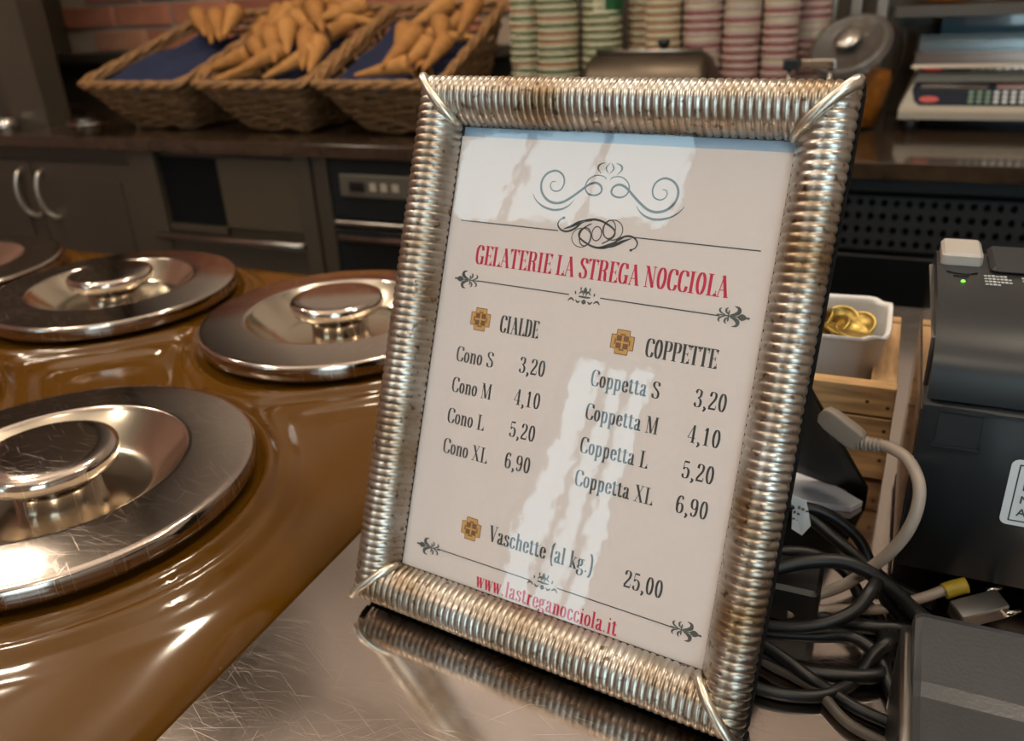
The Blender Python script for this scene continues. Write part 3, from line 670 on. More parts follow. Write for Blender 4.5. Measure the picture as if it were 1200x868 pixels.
for (x, z) in ((-.006, .040), (-.008, .0165)): b.lathe([(0, .0006), (.003, .0004), (.0036, 0)], 12, M=Matrix.Translation((x, CY0, z)) @ Matrix.Rotation(pi / 2, 4, 'X') @ Matrix.Scale(.6, 4, (0, 1, 0)))
b.build('filler_spot', M['knot'], cr)
def rsq(cx, cy, hx, hy, r, n=5):
    P = []
    for sx, sy, a0 in ((1, 1, 0), (-1, 1, 90), (-1, -1, 180), (1, -1, 270)):
        for k in range(n + 1):
            a = radians(a0 + 90 * k / n); P.append((cx + sx * (hx - r) + r * cos(a), cy + sy * (hy - r) + r * sin(a)))
    return P
tb = empty('coin_tub', (-.034, .600, .0), 'white square waxed paper tub of coins in the pine crate', 'tub')
b = MB(); rings = []
for hx, z in ((.036, .0085), (.0372, .012), (.0445, .088), (.0465, .0895), (.0472, .0912), (.0465, .0925), (.0445, .0920), (.0435, .0900)):
    rings.append([(p[0], p[1], z + .0012 * sin(i * 1.7)) if z > .08 else (p[0], p[1], z) for i, p in enumerate(rsq(0, 0, hx, hx * .86, .016))])
for hx, z in ((.0435, .088), (.036, .0125)): rings.append([(p[0], p[1], z) for p in rsq(0, 0, hx, hx * .86, .0155)])
b.loft(rings, cap=True); b.build('tub_wall', M['tub'], tb, sharp=60)
cb = MB(); cb.lathe([(0, .0000), (.0118, .0), (.0121, .0003), (.0121, .0018), (.0118, .0021), (.0104, .0021), (.0102, .0017), (0, .0017)], 28)
cproto = None
COINL = ['steeply tilted coin at the back left of the tub', 'coin leaning on the steeply tilted one', 'coin in the middle of the tub tipped to the right', 'large looking coin at the right of the tub', 'nearly flat coin at the front right of the tub', 'coin at the front left of the tub', 'nearly flat coin at the middle front of the tub', 'leftmost coin at the back of the tub', 'coin at the back right corner of the tub', 'coin leaning on the back wall of the tub', 'topmost coin at the centre of the tub', 'coin overlapping the middle ones from the left', 'flat topmost coin at the right wall of the tub', 'coin against the left wall of the tub']
spots = []
rr = random.Random(3)
for lay in range(5):
    for k in range(7):
        spots.append((rr.uniform(-.024, .024), rr.uniform(-.020, .020), .050 + lay * .0055 + rr.uniform(0, .003), rr.uniform(-.35, .35), rr.uniform(-.35, .35)))
spots += [(-.006, .012, .080, .9, .5), (.002, .010, .0805, .9, .45), (.010, .006, .080, .5, -.2), (.022, .002, .079, .35, .2), (.020, -.012, .0785, .15, .1), (-.014, -.01, .078, -.2, .3), (.006, -.014, .0785, .1, -.15), (-.02, .008, .078, .2, -.5), (.026, .014, .0795, .5, .3), (.014, .018, .0805, .7, 0), (.014, -.003, .0800, .2, .25), (-.004, -.004, .0805, .4, .1), (.024, -.008, .0805, .1, -.1), (-.026, -.004, .079, .1, .1)]
for k, (x, y, z, a, c) in enumerate(spots):
    if cproto is None: o = cproto = cb.build('coin', M['coin'])
    else: o = cproto.copy(); COL.objects.link(o)
    o.location = (-.034 + x, .600 + y, z); o.rotation_euler = (a, c, k)
    tag(o, 'brass coloured coin buried under the visible ones in the white tub' if k < 35 else COINL[k - 35], 'coin', 'coins in the white tub')
box_obj('coin_bed', M['coin'], 0, .001, 0, .001, 0, .001).name = 'x'
bpy.data.objects.remove(bpy.data.objects['x'])

# white paper lying on the worktop behind the easel leg
b = MB(); P = [(-.115, .545), (-.02, .522), (.0095, .5005), (.0035, .4905), (-.030, .4885), (-.09, .493), (-.135, .505)]
top = [(x, y, .0022 + .003 * abs(sin(i * 1.3))) for i, (x, y) in enumerate(P)]; bot = [(x, y, .0004) for x, y in P]
b.loft([bot, top], smooth=False); tag(b.build('paper_napkin', M['white']), 'white paper napkin lying flat behind the black easel leg', 'napkin')

# ------------------------------------------------------------------ receipt printer
pr = empty('receipt_printer', (.10, .48, 0), 'charcoal receipt printer at the right edge with a white label', 'printer')
off = Vector((.10, .48, 0))
def prism_x(b, prof, x0, x1, M_=None):
    """prof in (y, z) swept along x"""
    b.loft([[(x0, y, z) for y, z in prof], [(x1, y, z) for y, z in prof]], smooth=True)
def rel(b): b.v = [tuple(Vector(v) - off) for v in b.v]; return b
PX0, PX1 = .0285, .172
b = MB(); prism_x(b, [(.415, .022), (.415, .1175), (.4165, .1190), (.556, .1190), (.556, .004), (.45, .004), (.45, .022)], PX0, PX1); rel(b).build('printer_body', M['printer'], pr, sharp=30)
b = MB(); prism_x(b, [(.4185, .1205), (.418, .130), (.4215, .1385), (.430, .1465), (.445, .1530), (.462, .1570), (.485, .1590), (.535, .1600), (.551, .157), (.556, .150), (.556, .1205)], PX0 + .0012, PX1 - .001)
o = rel(b).build('printer_cover', M['printer_top'], pr, sharp=38)
b = MB(); b.box(PX0 - .0008, PX0, .419, .552, .012, .114); b.box(PX0 - .0008, PX0 + .0012, .43, .552, .122, .148); rel(b).build('side_panel', M['printer_side'], pr)
b = MB(); b.bbox(PX0 + .003, PX0 + .024, .515, .547, .158, .1665, .003); rel(b).build('cover_latch', M['latch'], pr)
b = MB(); b.bbox(PX0 + .0275, PX1 - .004, .505, .549, .1585, .1632, .004); rel(b).build('paper_lid', M['printer_top'], pr)
b = MB(); b.box(PX0 + .0075, PX0 + .0265, .4142, .4155, .0985, .1155); b.box(PX0 + .0065, PX0 + .0275, .4135, .4155, .0972, .0985); b.box(PX0 + .008, PX1, .4140, .4152, .1168, .1178)
rel(b).build('front_recess', M['printer_top'], pr)
b = MB(); b.lathe([(0, .0008), (.0009, .0006), (.0011, 0)], 10, M=Matrix.Translation((PX0 + .0135, .488, .1592))); rel(b).build('status_light', M['led'], pr)
b = MB(); rr = random.Random(5)
for row, (n, g) in enumerate(((6, 11), (7, 11), (7, 0), (4, 0))):
    for k in range(n):
        x = PX0 + .024 + k * .0019; y = .499 - row * .0048; b.box(x, x + .0014, y, y + .0012 + .0004 * (k % 3), .1594, .1598)
    for k in range(4 if g else 0):
        x = PX0 + .042 + k * .0019; y = .499 - row * .0048; b.box(x, x + .0014, y, y + .0014, .1594, .1598)
rel(b).build('legend_print', M['key_light'], pr)
b = MB(); b.tube([(PX0 + .006, .503, .1597), (PX0 + .011, .5005, .1597), (PX0 + .017, .5005, .1597), (PX0 + .021, .503, .1597)], .0005, 6); b.tube([(PX0 + .009, .4965, .1597), (PX0 + .0165, .4965, .1597)], .0004, 6); rel(b).build('feed_button', M['black'], pr)
# rating label
lb = MB(); P = rsq(.103, 0, .032, .0185, .0035); 
lb.loft([[(p[0], .4149, .0775 + p[1]) for p in P], [(p[0], .4146, .0775 + p[1]) for p in P]], smooth=False); lab = rel(lb).build('rating_label', M['label'], pr); tag(lab, 'white rating label with black border')
b = MB(); x0, x1, z0, z1 = .0745, .132, .0615, .0935; t = .0006
for a in ((x0, x1, z0, z0 + t), (x0, x1, z1 - t, z1), (x0, x0 + t, z0, z1), (x1 - t, x1, z0, z1)): b.box(a[0], a[1], .4144, .4147, a[2], a[3])
rel(b).build('label_border', M['ink'], lab)
def btext(name, s, loc, size, m, parent, rot=(pi / 2, 0, 0), ext=.0001):
    c = bpy.data.curves.new(name, 'FONT'); c.body = s; c.size = size; c.extrude = ext; c.align_x = 'LEFT'
    t = bpy.data.objects.new(name, c); COL.objects.link(t)
    dg = bpy.context.evaluated_depsgraph_get(); me = bpy.data.meshes.new_from_object(t.evaluated_get(dg)); bpy.data.objects.remove(t)
    me.materials.clear(); me.materials.append(m); o = bpy.data.objects.new(name, me); COL.objects.link(o); o.parent = parent; o.location = loc; o.rotation_euler = rot; return o
for k, s in enumerate(('E', 'M', 'M', 'A.A')): btext('label_text', s, Vector((.0775, .4143, .0868 - k * .0073)) - off, .0062, M['ink'], lab)
b = MB(); b.box(PX0 + .02, PX1 - .01, .448, .4505, .005, .021); rel(b).build('rear_socket_bay', M['blackmatt'], pr)
# plugs at the back of the printer
e = empty('serial_plug', (.0715, .404, .0135), 'grey metal serial plug under the receipt printer', 'plug', rot=(.2, -.15, .55))
b = MB(); b.bbox(-.016, .010, -.006, .006, -.005, .005, .0015); b.build('plug_shell', M['brushed'], e)
b = MB(); b.tube([(.006, -.0075, .002), (.014, -.0075, .002)], .0016, 8); b.tube([(.006, .0075, .002), (.014, .0075, .002)], .0016, 8); b.build('thumb_screw', M['chrome'], e)
e = empty('network_plug', (.0535, .403, .0185), 'beige network cable plug with yellow boot under the printer', 'plug')
b = MB(); b.tube(catmull([(-.001, .001, .0), (.004, .0035, .002), (.009, .0055, .0035)], 4), .0042, 10); b.build('yellow_boot', M['yellow'], e)
b = MB(); b.tube(catmull([(-.075, -.030, -.0115), (-.05, -.018, -.011), (-.03, -.012, -.010), (-.012, -.004, -.004), (0, .002, .001)], 8), .0028, 10); b.build('cable', M['cable_white'], e)

# ------------------------------------------------------------------ grey terminal at the bottom right
te = empty('card_terminal', (.10, .25, 0), 'large grey plastic device in the bottom right corner', 'card terminal')
off2 = Vector((.10, .25, 0))
prof = [(.12, .0), (.12, .050), (.285, .0545), (.292, .0560), (.327, .0600), (.3315, .0585), (.333, .054), (.333, .0)]
b = MB(); TX0 = .0330
rings = []
for x, ins in ((TX0, .0035), (TX0 + .0008, .0012), (TX0 + .0035, 0), (.20, 0)):
    rings.append([(x, y - (ins if y > .3 else 0), z - (ins if z > .02 else 0)) for y, z in prof])
b.loft(rings, smooth=False); b.v = [tuple(Vector(v) - off2) for v in b.v]; b.build('device_body', M['terminal'], te)
b = MB()
b.tube([(TX0 - .0015, .12, .0475), (TX0 - .0015, .318, .0535), (TX0 - .0012, .3275, .050), (TX0 - .0012, .328, .003)], .0026, 10); b.v = [tuple(Vector(v) - off2) for v in b.v]; b.build('edge_highlight', M['brushed'], te)  # bright steel tube stands in for the highlight along the rounded edge
b = MB(); b.box(TX0 - .0035, TX0, .12, .325, .0, .046); b.v = [tuple(Vector(v) - off2) for v in b.v]; b.build('device_side', M['black'], te)

# ------------------------------------------------------------------ cables
def cable(name, pts, r, m, label, cat='cable', group=None, n=10):
    b = MB(); b.tube(catmull(pts, 10), r, n); return tag(b.build(name, m), label, cat, group)
usb = empty('usb_cable', (-.0153, .44, .0906), 'off white plug and cable hanging beside the black easel leg', 'cable')
of = Vector((-.0153, .44, .0906))
wc = [(.0135, .4330, .0830), (.0195, .4260, .0850), (.0265, .4160, .0855), (.0318, .4050, .0800), (.0328, .3990, .0700), (.0300, .3960, .0560), (.0235, .3960, .0410), (.0155, .3960, .0290), (.0050, .3930, .0180), (-.0080, .3880, .0110), (-.0260, .3780, .0060), (-.045, .372, .004), (-.075, .38, .0035)]
b = MB(); b.tube([Vector(p) - of for p in catmull(wc, 10)], .0031, 12); b.build('cable', M['cable_white'], usb)
d0 = Vector((-.0165, .4415, .0915)); d1 = Vector((.0035, .4375, .0795)); dr = (d1 - d0).normalized(); sx = dr.cross(Vector((0, 0, 1))).normalized(); sz = sx.cross(dr)
b = MB(); rings = []
for t, w, h_ in ((-.003, .0028, .002), (-.001, .0052, .0036), (.004, .0062, .0042), (.018, .0064, .0044), (.0215, .0060, .0042), (.0225, .0048, .0036)):
    rings.append([d0 + dr * t + sx * a[0] * .9 + sz * a[1] for a in [(p[0], p[1]) for p in rsq(0, 0, h_, w, .0018, 3)]])
b.loft([[v - of for v in r] for r in rings]); b.build('plug_body', M['plug'], usb, sharp=50)
b = MB(); q0 = d0 + dr * .0225; q1 = Vector((.0145, .4320, .0830))
P = [q0.lerp(q1, k / 24) for k in range(25)]
b.tube([p - of for p in P], .003, 10, rs=[.0038 - .0006 * k / 24 + (.0005 if k % 4 < 2 else -.0003) for k in range(25)]); b.build('strain_relief', M['plug'], usb)
CG = 'black cables heaped behind the menu frame'
CL = 'black cable among those heaped between menu frame and printer'
cables = [
 ([(-.06, .44, .045), (-.035, .435, .040), (-.012, .425, .030), (.008, .415, .022), (.03, .395, .018), (.05, .385, .010), (.08, .365, .006), (.13, .36, .005)], .0036),
 ([(-.05, .37, .020), (-.030, .378, .030), (-.012, .385, .0345), (.006, .390, .034), (.024, .390, .026), (.040, .387, .014), (.052, .378, .007), (.07, .365, .005), (.12, .350, .005)], .0040),
 ([(-.06, .425, .035), (-.030, .428, .038), (-.010, .430, .036), (.008, .430, .024), (.018, .425, .010), (.028, .42, .005), (.05, .41, .004)], .0032),
 ([(-.05, .40, .018), (-.030, .405, .022), (-.012, .41, .021), (.004, .41, .014), (.014, .40, .006), (.024, .388, .0035), (.028, .36, .0035)], .0033),
 ([(-.06, .355, .012), (-.030, .350, .015), (-.006, .353, .020), (.010, .362, .026), (.017, .374, .032), (.020, .386, .028), (.026, .392, .014), (.034, .392, .005)], .0034),
 ([(-.06, .352, .007), (-.03, .352, .009), (-.006, .356, .011), (.010, .361, .011), (.022, .358, .008), (.029, .345, .004), (.036, .325, .0036)], .0036),
 ([(-.06, .345, .004), (-.03, .340, .004), (-.010, .336, .005), (.008, .338, .006), (.022, .343, .006), (.0265, .350, .005), (.0262, .37, .004)], .0036),
 ([(-.05, .322, .0038), (-.024, .318, .0038), (-.006, .321, .0038), (.006, .328, .004), (.016, .342, .0038), (.022, .352, .012), (.028, .360, .015), (.031, .38, .004)], .0032),
 ([(-.05, .40, .004), (-.02, .385, .0045), (.0, .378, .0045), (.02, .380, .0045), (.04, .385, .0045), (.07, .38, .004)], .0040),
 ([(-.04, .345, .0125), (-.02, .336, .011), (-.006, .330, .008), (.006, .328, .0035), (.018, .322, .0035), (.034, .318, .0035)], .0030),
]
CLAB = ['black cable sloping down from the menu frame edge to under the printer', 'thick black cable arching highest across the heap to the grey device', 'black cable curving over and down beside the printer corner', 'black cable running under the arching one to the grey device', 'black cable rising in a loop beside the thick arching cable', 'black cable crossing flat to the edge of the grey device', 'black cable turning back up along the grey device edge', 'lowest black cable bending up over the bare worktop', 'thick black cable lying straight beneath the heap', 'short black cable coming off the low bend near the worktop scratches']
for k, (p, r) in enumerate(cables): cable('black_cable', p, r, M['cable'], CLAB[k], 'cable', CG)
cable('grey_cable', [(-.05, .352, .0036), (-.028, .338, .0034), (-.012, .332, .0034), (.0, .326, .0034), (.014, .312, .0032), (.034, .305, .0032)], .0026, mat('grey_cable', '#4f4740', .5), 'thin grey brown cable lying lowest on the steel worktop', 'cable')
pa = box_obj('power_adapter', M['black'], -.075, -.006, .372, .402, .0005, .024, r=.004); tag(pa, 'black power adapter block half hidden behind the menu frame', 'power adapter')
b = MB(); P = [(-.0300, .4275, .0465), (-.0205, .4255, .0445), (-.0165, .4225, .031), (-.0205, .4210, .0245), (-.0265, .4225, .0265), (-.0275, .4262, .038)]
b.loft([[Vector(p) for p in P], [Vector(p) + Vector((.0, -.0006, 0)) for p in P]], smooth=False); tgo = b.build('cable_tag', M['label']); tag(tgo, 'small white paper tag wrapped on a black cable', 'tag')
b = MB()
for r_ in range(4):
    for k in range(4):
        if (r_ * 3 + k) % 5: x = -.0268 + k * .0022; z = .0405 - r_ * .0042 - k * .0006; b.box(x, x + .0014, .4222 + .001, .4222 + .0045, z, z + .0009)
b.build('tag_print', M['ink_soft'], tgo)

# ------------------------------------------------------------------ back counter
BY = 1.63
bt = tag(box_obj('back_counter_top', M['stone'], -3.3, 1.6, BY - .012, 2.249, -.030, -.0002, r=.002), 'long dark polished stone worktop carrying the cone baskets and cups', 'worktop')
cab = empty('base_cabinet', (-2.1, BY, FZ), 'dark brown base cabinet with a pair of curved steel handles', 'cabinet')
def prt(name, m, x0, x1, y0, y1, z0, z1, parent, org, r=None, label=None):
    b = MB()
    if r: b.bbox(x0, x1, y0, y1, z0, z1, r)
    else: b.box(x0, x1, y0, y1, z0, z1)
    b.v = [tuple(Vector(v) - Vector(org)) for v in b.v]; o = b.build(name, m, parent)
    if label: o['label'] = label
    return o
og = (-2.1, BY, FZ)
prt('carcass', M['darkpanel'], -3.3, -1.845, BY + .03, 2.24, FZ, -.031, cab, og)
for (x0, x1, hx) in ((-2.62, -2.235, -2.272), (-2.228, -1.842, -2.188)):
    d = prt('door', M['darkpanel2'], x0, x1, BY + .010, BY + .030, -.74, -.075, cab, og, .002)
    b = MB(); b.box(x0 + .05, x1 - .05, BY + .006, BY + .0105, -.70, -.118); b.v = [tuple(Vector(v) - Vector(og)) for v in b.v]; b.build('door_panel', M['darkpanel'], d)
    b = MB(); b.tube(catmull([(hx, BY + .012, -.098), (hx + .004, BY - .012, -.110), (hx + .002, BY - .024, -.155), (hx + .008, BY - .018, -.205), (hx + .022, BY - .004, -.228), (hx + .026, BY + .012, -.230)], 8), .0062, 8)
    b.v = [tuple(Vector(v) - Vector(og)) for v in b.v]; b.build('handle', M['silver_bright'], d)
prt('plinth', M['blackmatt'], -3.3, -1.845, BY + .06, BY + .08, FZ, FZ + .12, cab, og)
c2 = empty('open_cabinet', (-1.55, BY, FZ), 'dark cabinet with a niche shaded by a black plate and olive panel', 'cabinet'); og = (-1.55, BY, FZ)
prt('carcass', M['olive'], -1.795, -1.235, BY + .03, 2.24, FZ, -.031, c2, og)
prt('side_post', M['darkpanel2'], -1.842, -1.752, BY + .004, BY + .03, FZ, -.031, c2, og, .002)
prt('niche', M['blackmatt'], -1.752, -1.560, BY + .024, BY + .031, -.225, -.050, c2, og)  # flat black plate, the shade of the recess put in as colour
prt('niche_frame', M['darkpanel2'], -1.752, -1.560, BY + .012, BY + .024, -.243, -.225, c2, og)
prt('olive_panel', M['olive'], -1.556, -1.312, BY + .016, BY + .030, -.225, -.045, c2, og, .002)
prt('side_post', M['darkpanel2'], -1.308, -1.262, BY + .002, BY + .030, FZ, -.031, c2, og, .002)
prt('side_post', M['darkpanel'], -1.256, -1.214, BY + .006, BY + .030, FZ, -.031, c2, og, .002)
dd = prt('drawer', M['darkpanel'], -1.79, -1.312, BY + .008, BY + .030, -.60, -.268, c2, og, .002)
b = MB(); b.tube([(-1.79, BY - .006, -.252), (-1.32, BY - .006, -.252), (-1.305, BY + .006, -.252)], .0085, 8); b.v = [tuple(Vector(v) - Vector(og)) for v in b.v]; b.build('rail_handle', M['brushed'], dd)
ap = empty('built_in_appliance', (-1.0, BY, FZ), 'dark blue black built in appliance with small grey display', 'appliance'); og = (-1.0, BY, FZ)
navy2 = mat('appliance_front', '#1d2325', .3, .3)
prt('appliance_body', navy2, -1.208, -.60, BY + .02, 2.2, FZ, -.031, ap, og)
prt('control_fascia', navy2, -1.205, -.61, BY + .002, BY + .02, -.175, -.035, ap, og, .003)
dp = prt('display_plate', mat('display_plate', '#6b675d', .4, .5), -1.178, -.95, BY - .002, BY + .003, -.120, -.068, ap, og, .003)
b = MB(); b.bbox(-1.150, -1.110, BY - .006, BY - .002, -.106, -.082, .003); b.v = [tuple(Vector(v) - Vector(og)) for v in b.v]; b.build('display_window', M['black'], dp)
b = MB()
for k in range(3): b.box(-1.095 + k * .03, -1.078 + k * .03, BY - .004, BY - .0018, -.104, -.086)
b.v = [tuple(Vector(v) - Vector(og)) for v in b.v]; b.build('display_button', M['beige'], dp)
prt('steel_strip', M['brushed'], -1.205, -.61, BY - .003, BY + .02, -.190, -.180, ap, og, .002)
df = prt('oven_door', navy2, -1.205, -.61, BY + .0, BY + .02, -.60, -.200, ap, og, .003)
b = MB(); b.tube([(-1.19, BY - .012, -.216), (-.63, BY - .012, -.216)], .009, 8); b.v = [tuple(Vector(v) - Vector(og)) for v in b.v]; b.build('door_bar', M['brushed'], df)
# refrigerated unit with perforated grille on the right
fu = empty('fridge_unit', (.2, BY, FZ), 'black fridge unit with perforated grille under the back worktop', 'fridge'); og = (.2, BY, FZ)
prt('fridge_body', M['blackmatt'], -.598, 1.5, BY + .03, 2.2, FZ, -.055, fu, og)
prt('top_rail', mat('rail_grey', '#232628', .35, .3), -.598, 1.5, BY + .0, BY + .03, -.054, -.031, fu, og, .002)
# grille: plate with real holes, built from cells
b = MB(); NXg, NZg = 34, 4; gx0, gx1, gz0, gz1 = -.12, .58, -.165, -.066; dx = (gx1 - gx0) / NXg; dz = (gz1 - gz0) / NZg
for i in range(NXg):
    for j in range(NZg):
        cx = gx0 + dx * (i + .5); cz = gz0 + dz * (j + .5); r = .0068; n = 8
        sq = []; ci = []; cb_ = []
        for k in range(n):
            a = pi / 4 * k + pi / 8; m_ = max(abs(cos(a)), abs(sin(a)))
            sq.append((cx + dx / 2 * cos(a) / m_, BY + .014, cz + dz / 2 * sin(a) / m_)); ci.append((cx + r * cos(a) * .9, BY + .014, cz + r * sin(a) * 1.15)); cb_.append((cx + r * cos(a) * .9, BY + .020, cz + r * sin(a) * 1.15))
        b.add(sq + ci + cb_, [(k, (k + 1) % n, n + (k + 1) % n, n + k) for k in range(n)] + [(n + k, n + (k + 1) % n, 2 * n + (k + 1) % n, 2 * n + k) for k in range(n)])
        for sx_, sz_ in ((-1, -1), (1, -1), (1, 1), (-1, 1)):
            c_ = (cx + sx_ * dx / 2, BY + .014, cz + sz_ * dz / 2); nb = sorted(range(n), key=lambda k: (sq[k][0] - c_[0]) ** 2 + (sq[k][2] - c_[2]) ** 2)[:2]; b.add([sq[nb[0]], c_, sq[nb[1]]], [(0, 1, 2)])
b.v = [tuple(Vector(v) - Vector(og)) for v in b.v]; b.build('perforated_grille', mat('grille_black', '#1a1b1d', .6), fu)
prt('fridge_door', M['blacksteel'], -.598, 1.5, BY + .006, BY + .03, FZ + .1, -.175, fu, og, .003)

# ------------------------------------------------------------------ wicker baskets with navy cloths and cones
def basket(x0, x1, bx0, bx1, label):
    """rim front corners x0..x1 at y 1.68, rim back corners bx0..bx1"""
    e = empty('wicker_basket', ((x0 + x1) / 2, 1.86, 0), label, 'basket', group='wicker baskets on the back worktop'); o = Vector(((x0 + x1) / 2, 1.86, 0))
    yf, yb, zf, zb = 1.685, 2.075, .122, .272
    bxa, bxb = x0 + .088, x1 - .062; byf, byb = 1.765, 2.04
    def corner(t):
        # four corners at level t (0 bottom, 1 rim)
        L = [(Vector((bxa, byf, .008)), Vector((x0, yf, zf))), (Vector((bxb, byf, .008)), Vector((x1, yf, zf))), (Vector((bxb + (bx1 - x1) * .6, byb, .008)), Vector((bx1, yb, zb))), (Vector((bxa + (bx0 - x0) * .6, byb, .008)), Vector((bx0, yb, zb)))]
        return [a.lerp(c, t) for a, c in L]
    def loop(t, n=26):
        c = corner(t); P = []
        for i in range(4):
            a, d = c[i], c[(i + 1) % 4]
            for k in range(n):
                s_ = (k + .5) / n; P.append(a.lerp(d, s_))
        # round the corners
        m = len(P); Q = []
        for i in range(m): Q.append((P[i - 2] + P[i - 1] + P[i] * 2 + P[(i + 1) % m] + P[(i + 2) % m]) / 6)
        return Q
    b = MB(); lev = 11
    for l in range(lev):
        t = .02 + .90 * l / (lev - 1); P = loop(t); c = sum(P, Vector()) / len(P)
        Q = []
        for i, p in enumerate(P):
            d = Vector((p.x - c.x, p.y - c.y, 0)).normalized(); Q.append(p + d * (.0024 * (1 if ((i // 4) + l) % 2 else -1)) + Vector((0, 0, .0025 * sin(i * .45 + l * 2))) - o)
        b.tube(Q, .0058, 5, closed=True)
    ww = b.build('woven_strands', M['wicker_dark'], e); tag(ww, kind='stuff')
    b = MB()
    la, lb_, lc = loop(.0), loop(.5), loop(1.0)
    for i in range(0, len(la), 4): b.tube([la[i] - o, lb_[i] - o, lc[i] - o], .0042, 5)
    tag(b.build('upright_stakes', M['wicker'], e), kind='stuff')
    P = loop(1.0); 
    for ph in range(3):
        b = MB(); Q = []
        for i, p in enumerate(P):
            a = i * .55 + ph * 2 * pi / 3; Q.append(p + Vector((0, 0, .0062 * sin(a))) + (Vector((p.x - o.x, p.y - o.y, 0)).normalized() * .0062 * cos(a)) - o)
        b.tube(Q, .0068, 6, closed=True); b.build('rim_strand', M['wicker'], e)
    b = MB(); c = corner(.0); b.loft([[v - o for v in c], [v - o + Vector((0, 0, .006)) for v in c]], smooth=False); b.build('base_board', M['wicker_dark'], e)
    return e
BK = [(-2.02, -1.665, -1.885, -1.60, 'leftmost wicker basket with few cones showing its navy cloth'), (-1.625, -1.285, -1.575, -1.262, 'middle wicker basket heaped full of wafer cones'), (-1.262, -.925, -1.252, -.930, 'right wicker basket of cones beside the stacked paper cups')]
for x0, x1, b0, b1, lb_ in BK: basket(x0, x1, b0, b1, lb_)
for k, (x0, x1, b0, b1, _) in enumerate(BK):
    n = 22; vs = []; rr = random.Random(k)
    for j in range(n + 1):
        v = j / n
        for i in range(n + 1):
            u = i / n; xa = (x0 + .03) * (1 - v) + (b0 + .022) * v; xb = (x1 - .03) * (1 - v) + (b1 - .022) * v; x = xa + (xb - xa) * u; y = 1.715 + .33 * v
            eu = min(u, 1 - u); ev = v
            z = .088 + .12 * v + .03 * (1 - min(1, eu / .12)) + .012 * (1 - min(1, ev / .1)) + .005 * sin(7 * u + 5 * v + k) + .004 * sin(15 * u - 11 * v)
            vs.append((x, y, z))
    fs = [(j * (n + 1) + i, j * (n + 1) + i + 1, (j + 1) * (n + 1) + i + 1, (j + 1) * (n + 1) + i) for j in range(n) for i in range(n)]
    vs2 = [(a, c, d - .004) for a, c, d in vs]; N_ = len(vs)
    b = MB(); b.add(vs + vs2, fs + [tuple(N_ + q for q in reversed(f)) for f in fs], True)
    tag(b.build('navy_cloth', M['navy']), ('navy cloth lining the leftmost cone basket', 'navy cloth under the cone heap in the middle basket', 'navy cloth lining the right hand cone basket')[k], 'cloth', 'navy cloths in the baskets')
cm = MB(); cm.lathe([(0, 0), (.0025, .0005), (.0040, .003), (.0192, .108), (.0197, .1085), (.0216, .125), (.0200, .1252), (.0176, .110), (.009, .06), (0, .02)], 18)
ONM = ['first', 'second', 'third', 'fourth', 'fifth', 'sixth', 'seventh', 'eighth', 'ninth', 'tenth', 'eleventh', 'twelfth', 'thirteenth', 'fourteenth', 'fifteenth', 'sixteenth', 'seventeenth', 'eighteenth', 'nineteenth', 'twentieth', 'twenty-first', 'twenty-second', 'twenty-third', 'twenty-fourth']
cone0 = [cm.build('wafer_cone', M['wafer']), cm.build('wafer_cone', M['wafer_b'])]; used = [False, False]
b1_ = [([-1.905, 2.054, 0.276], [-1.703, 1.865, 0.19]), ([-1.807, 2.026, 0.263], [-1.686, 1.885, 0.199]), ([-1.758, 2.052, 0.264], [-1.715, 1.954, 0.22]), ([-1.84, 2.04, .258], [-1.76, 1.93, .21])]
b2_ = [([-1.575, 1.893, 0.203], [-1.427, 1.75, 0.138]), ([-1.511, 1.884, 0.219], [-1.377, 1.713, 0.142]), ([-1.488, 1.926, 0.228], [-1.344, 1.717, 0.134]), ([-1.401, 1.883, 0.218], [-1.307, 1.706, 0.139]), ([-1.361, 1.881, 0.198], [-1.327, 1.791, 0.157]), ([-1.538, 1.818, 0.169], [-1.60, 1.77, 0.148]), ([-1.50, 1.80, 0.155], [-1.575, 1.752, 0.139]), ([-1.601, 2.044, 0.271], [-1.56, 1.912, 0.212]), ([-1.555, 2.04, 0.265], [-1.56, 1.905, 0.198]), ([-1.555, 2.083, 0.298], [-1.525, 1.944, 0.236]), ([-1.46, 2.012, 0.276], [-1.332, 1.865, 0.21]), ([-1.502, 2.074, 0.294], [-1.321, 2.007, 0.264]), ([-1.399, 1.991, 0.257], [-1.293, 1.976, 0.25]), ([-1.36, 1.923, 0.216], [-1.302, 1.989, 0.246]), ([-1.516, 2.008, 0.245], [-1.42, 1.942, 0.215]), ([-1.45, 1.96, .232], [-1.38, 1.86, .19]), ([-1.42, 2.05, .27], [-1.33, 1.96, .24]), ([-1.53, 1.95, .22], [-1.44, 1.85, .17]), ([-1.35, 1.84, .19], [-1.42, 1.76, .15]), ([-1.60, 1.95, .225], [-1.50, 1.84, .17]), ([-1.44, 1.83, .175], [-1.50, 1.74, .14]), ([-1.62, 2.0, .25], [-1.55, 1.88, .20]), ([-1.31, 2.03, .28], [-1.40, 1.95, .25])]
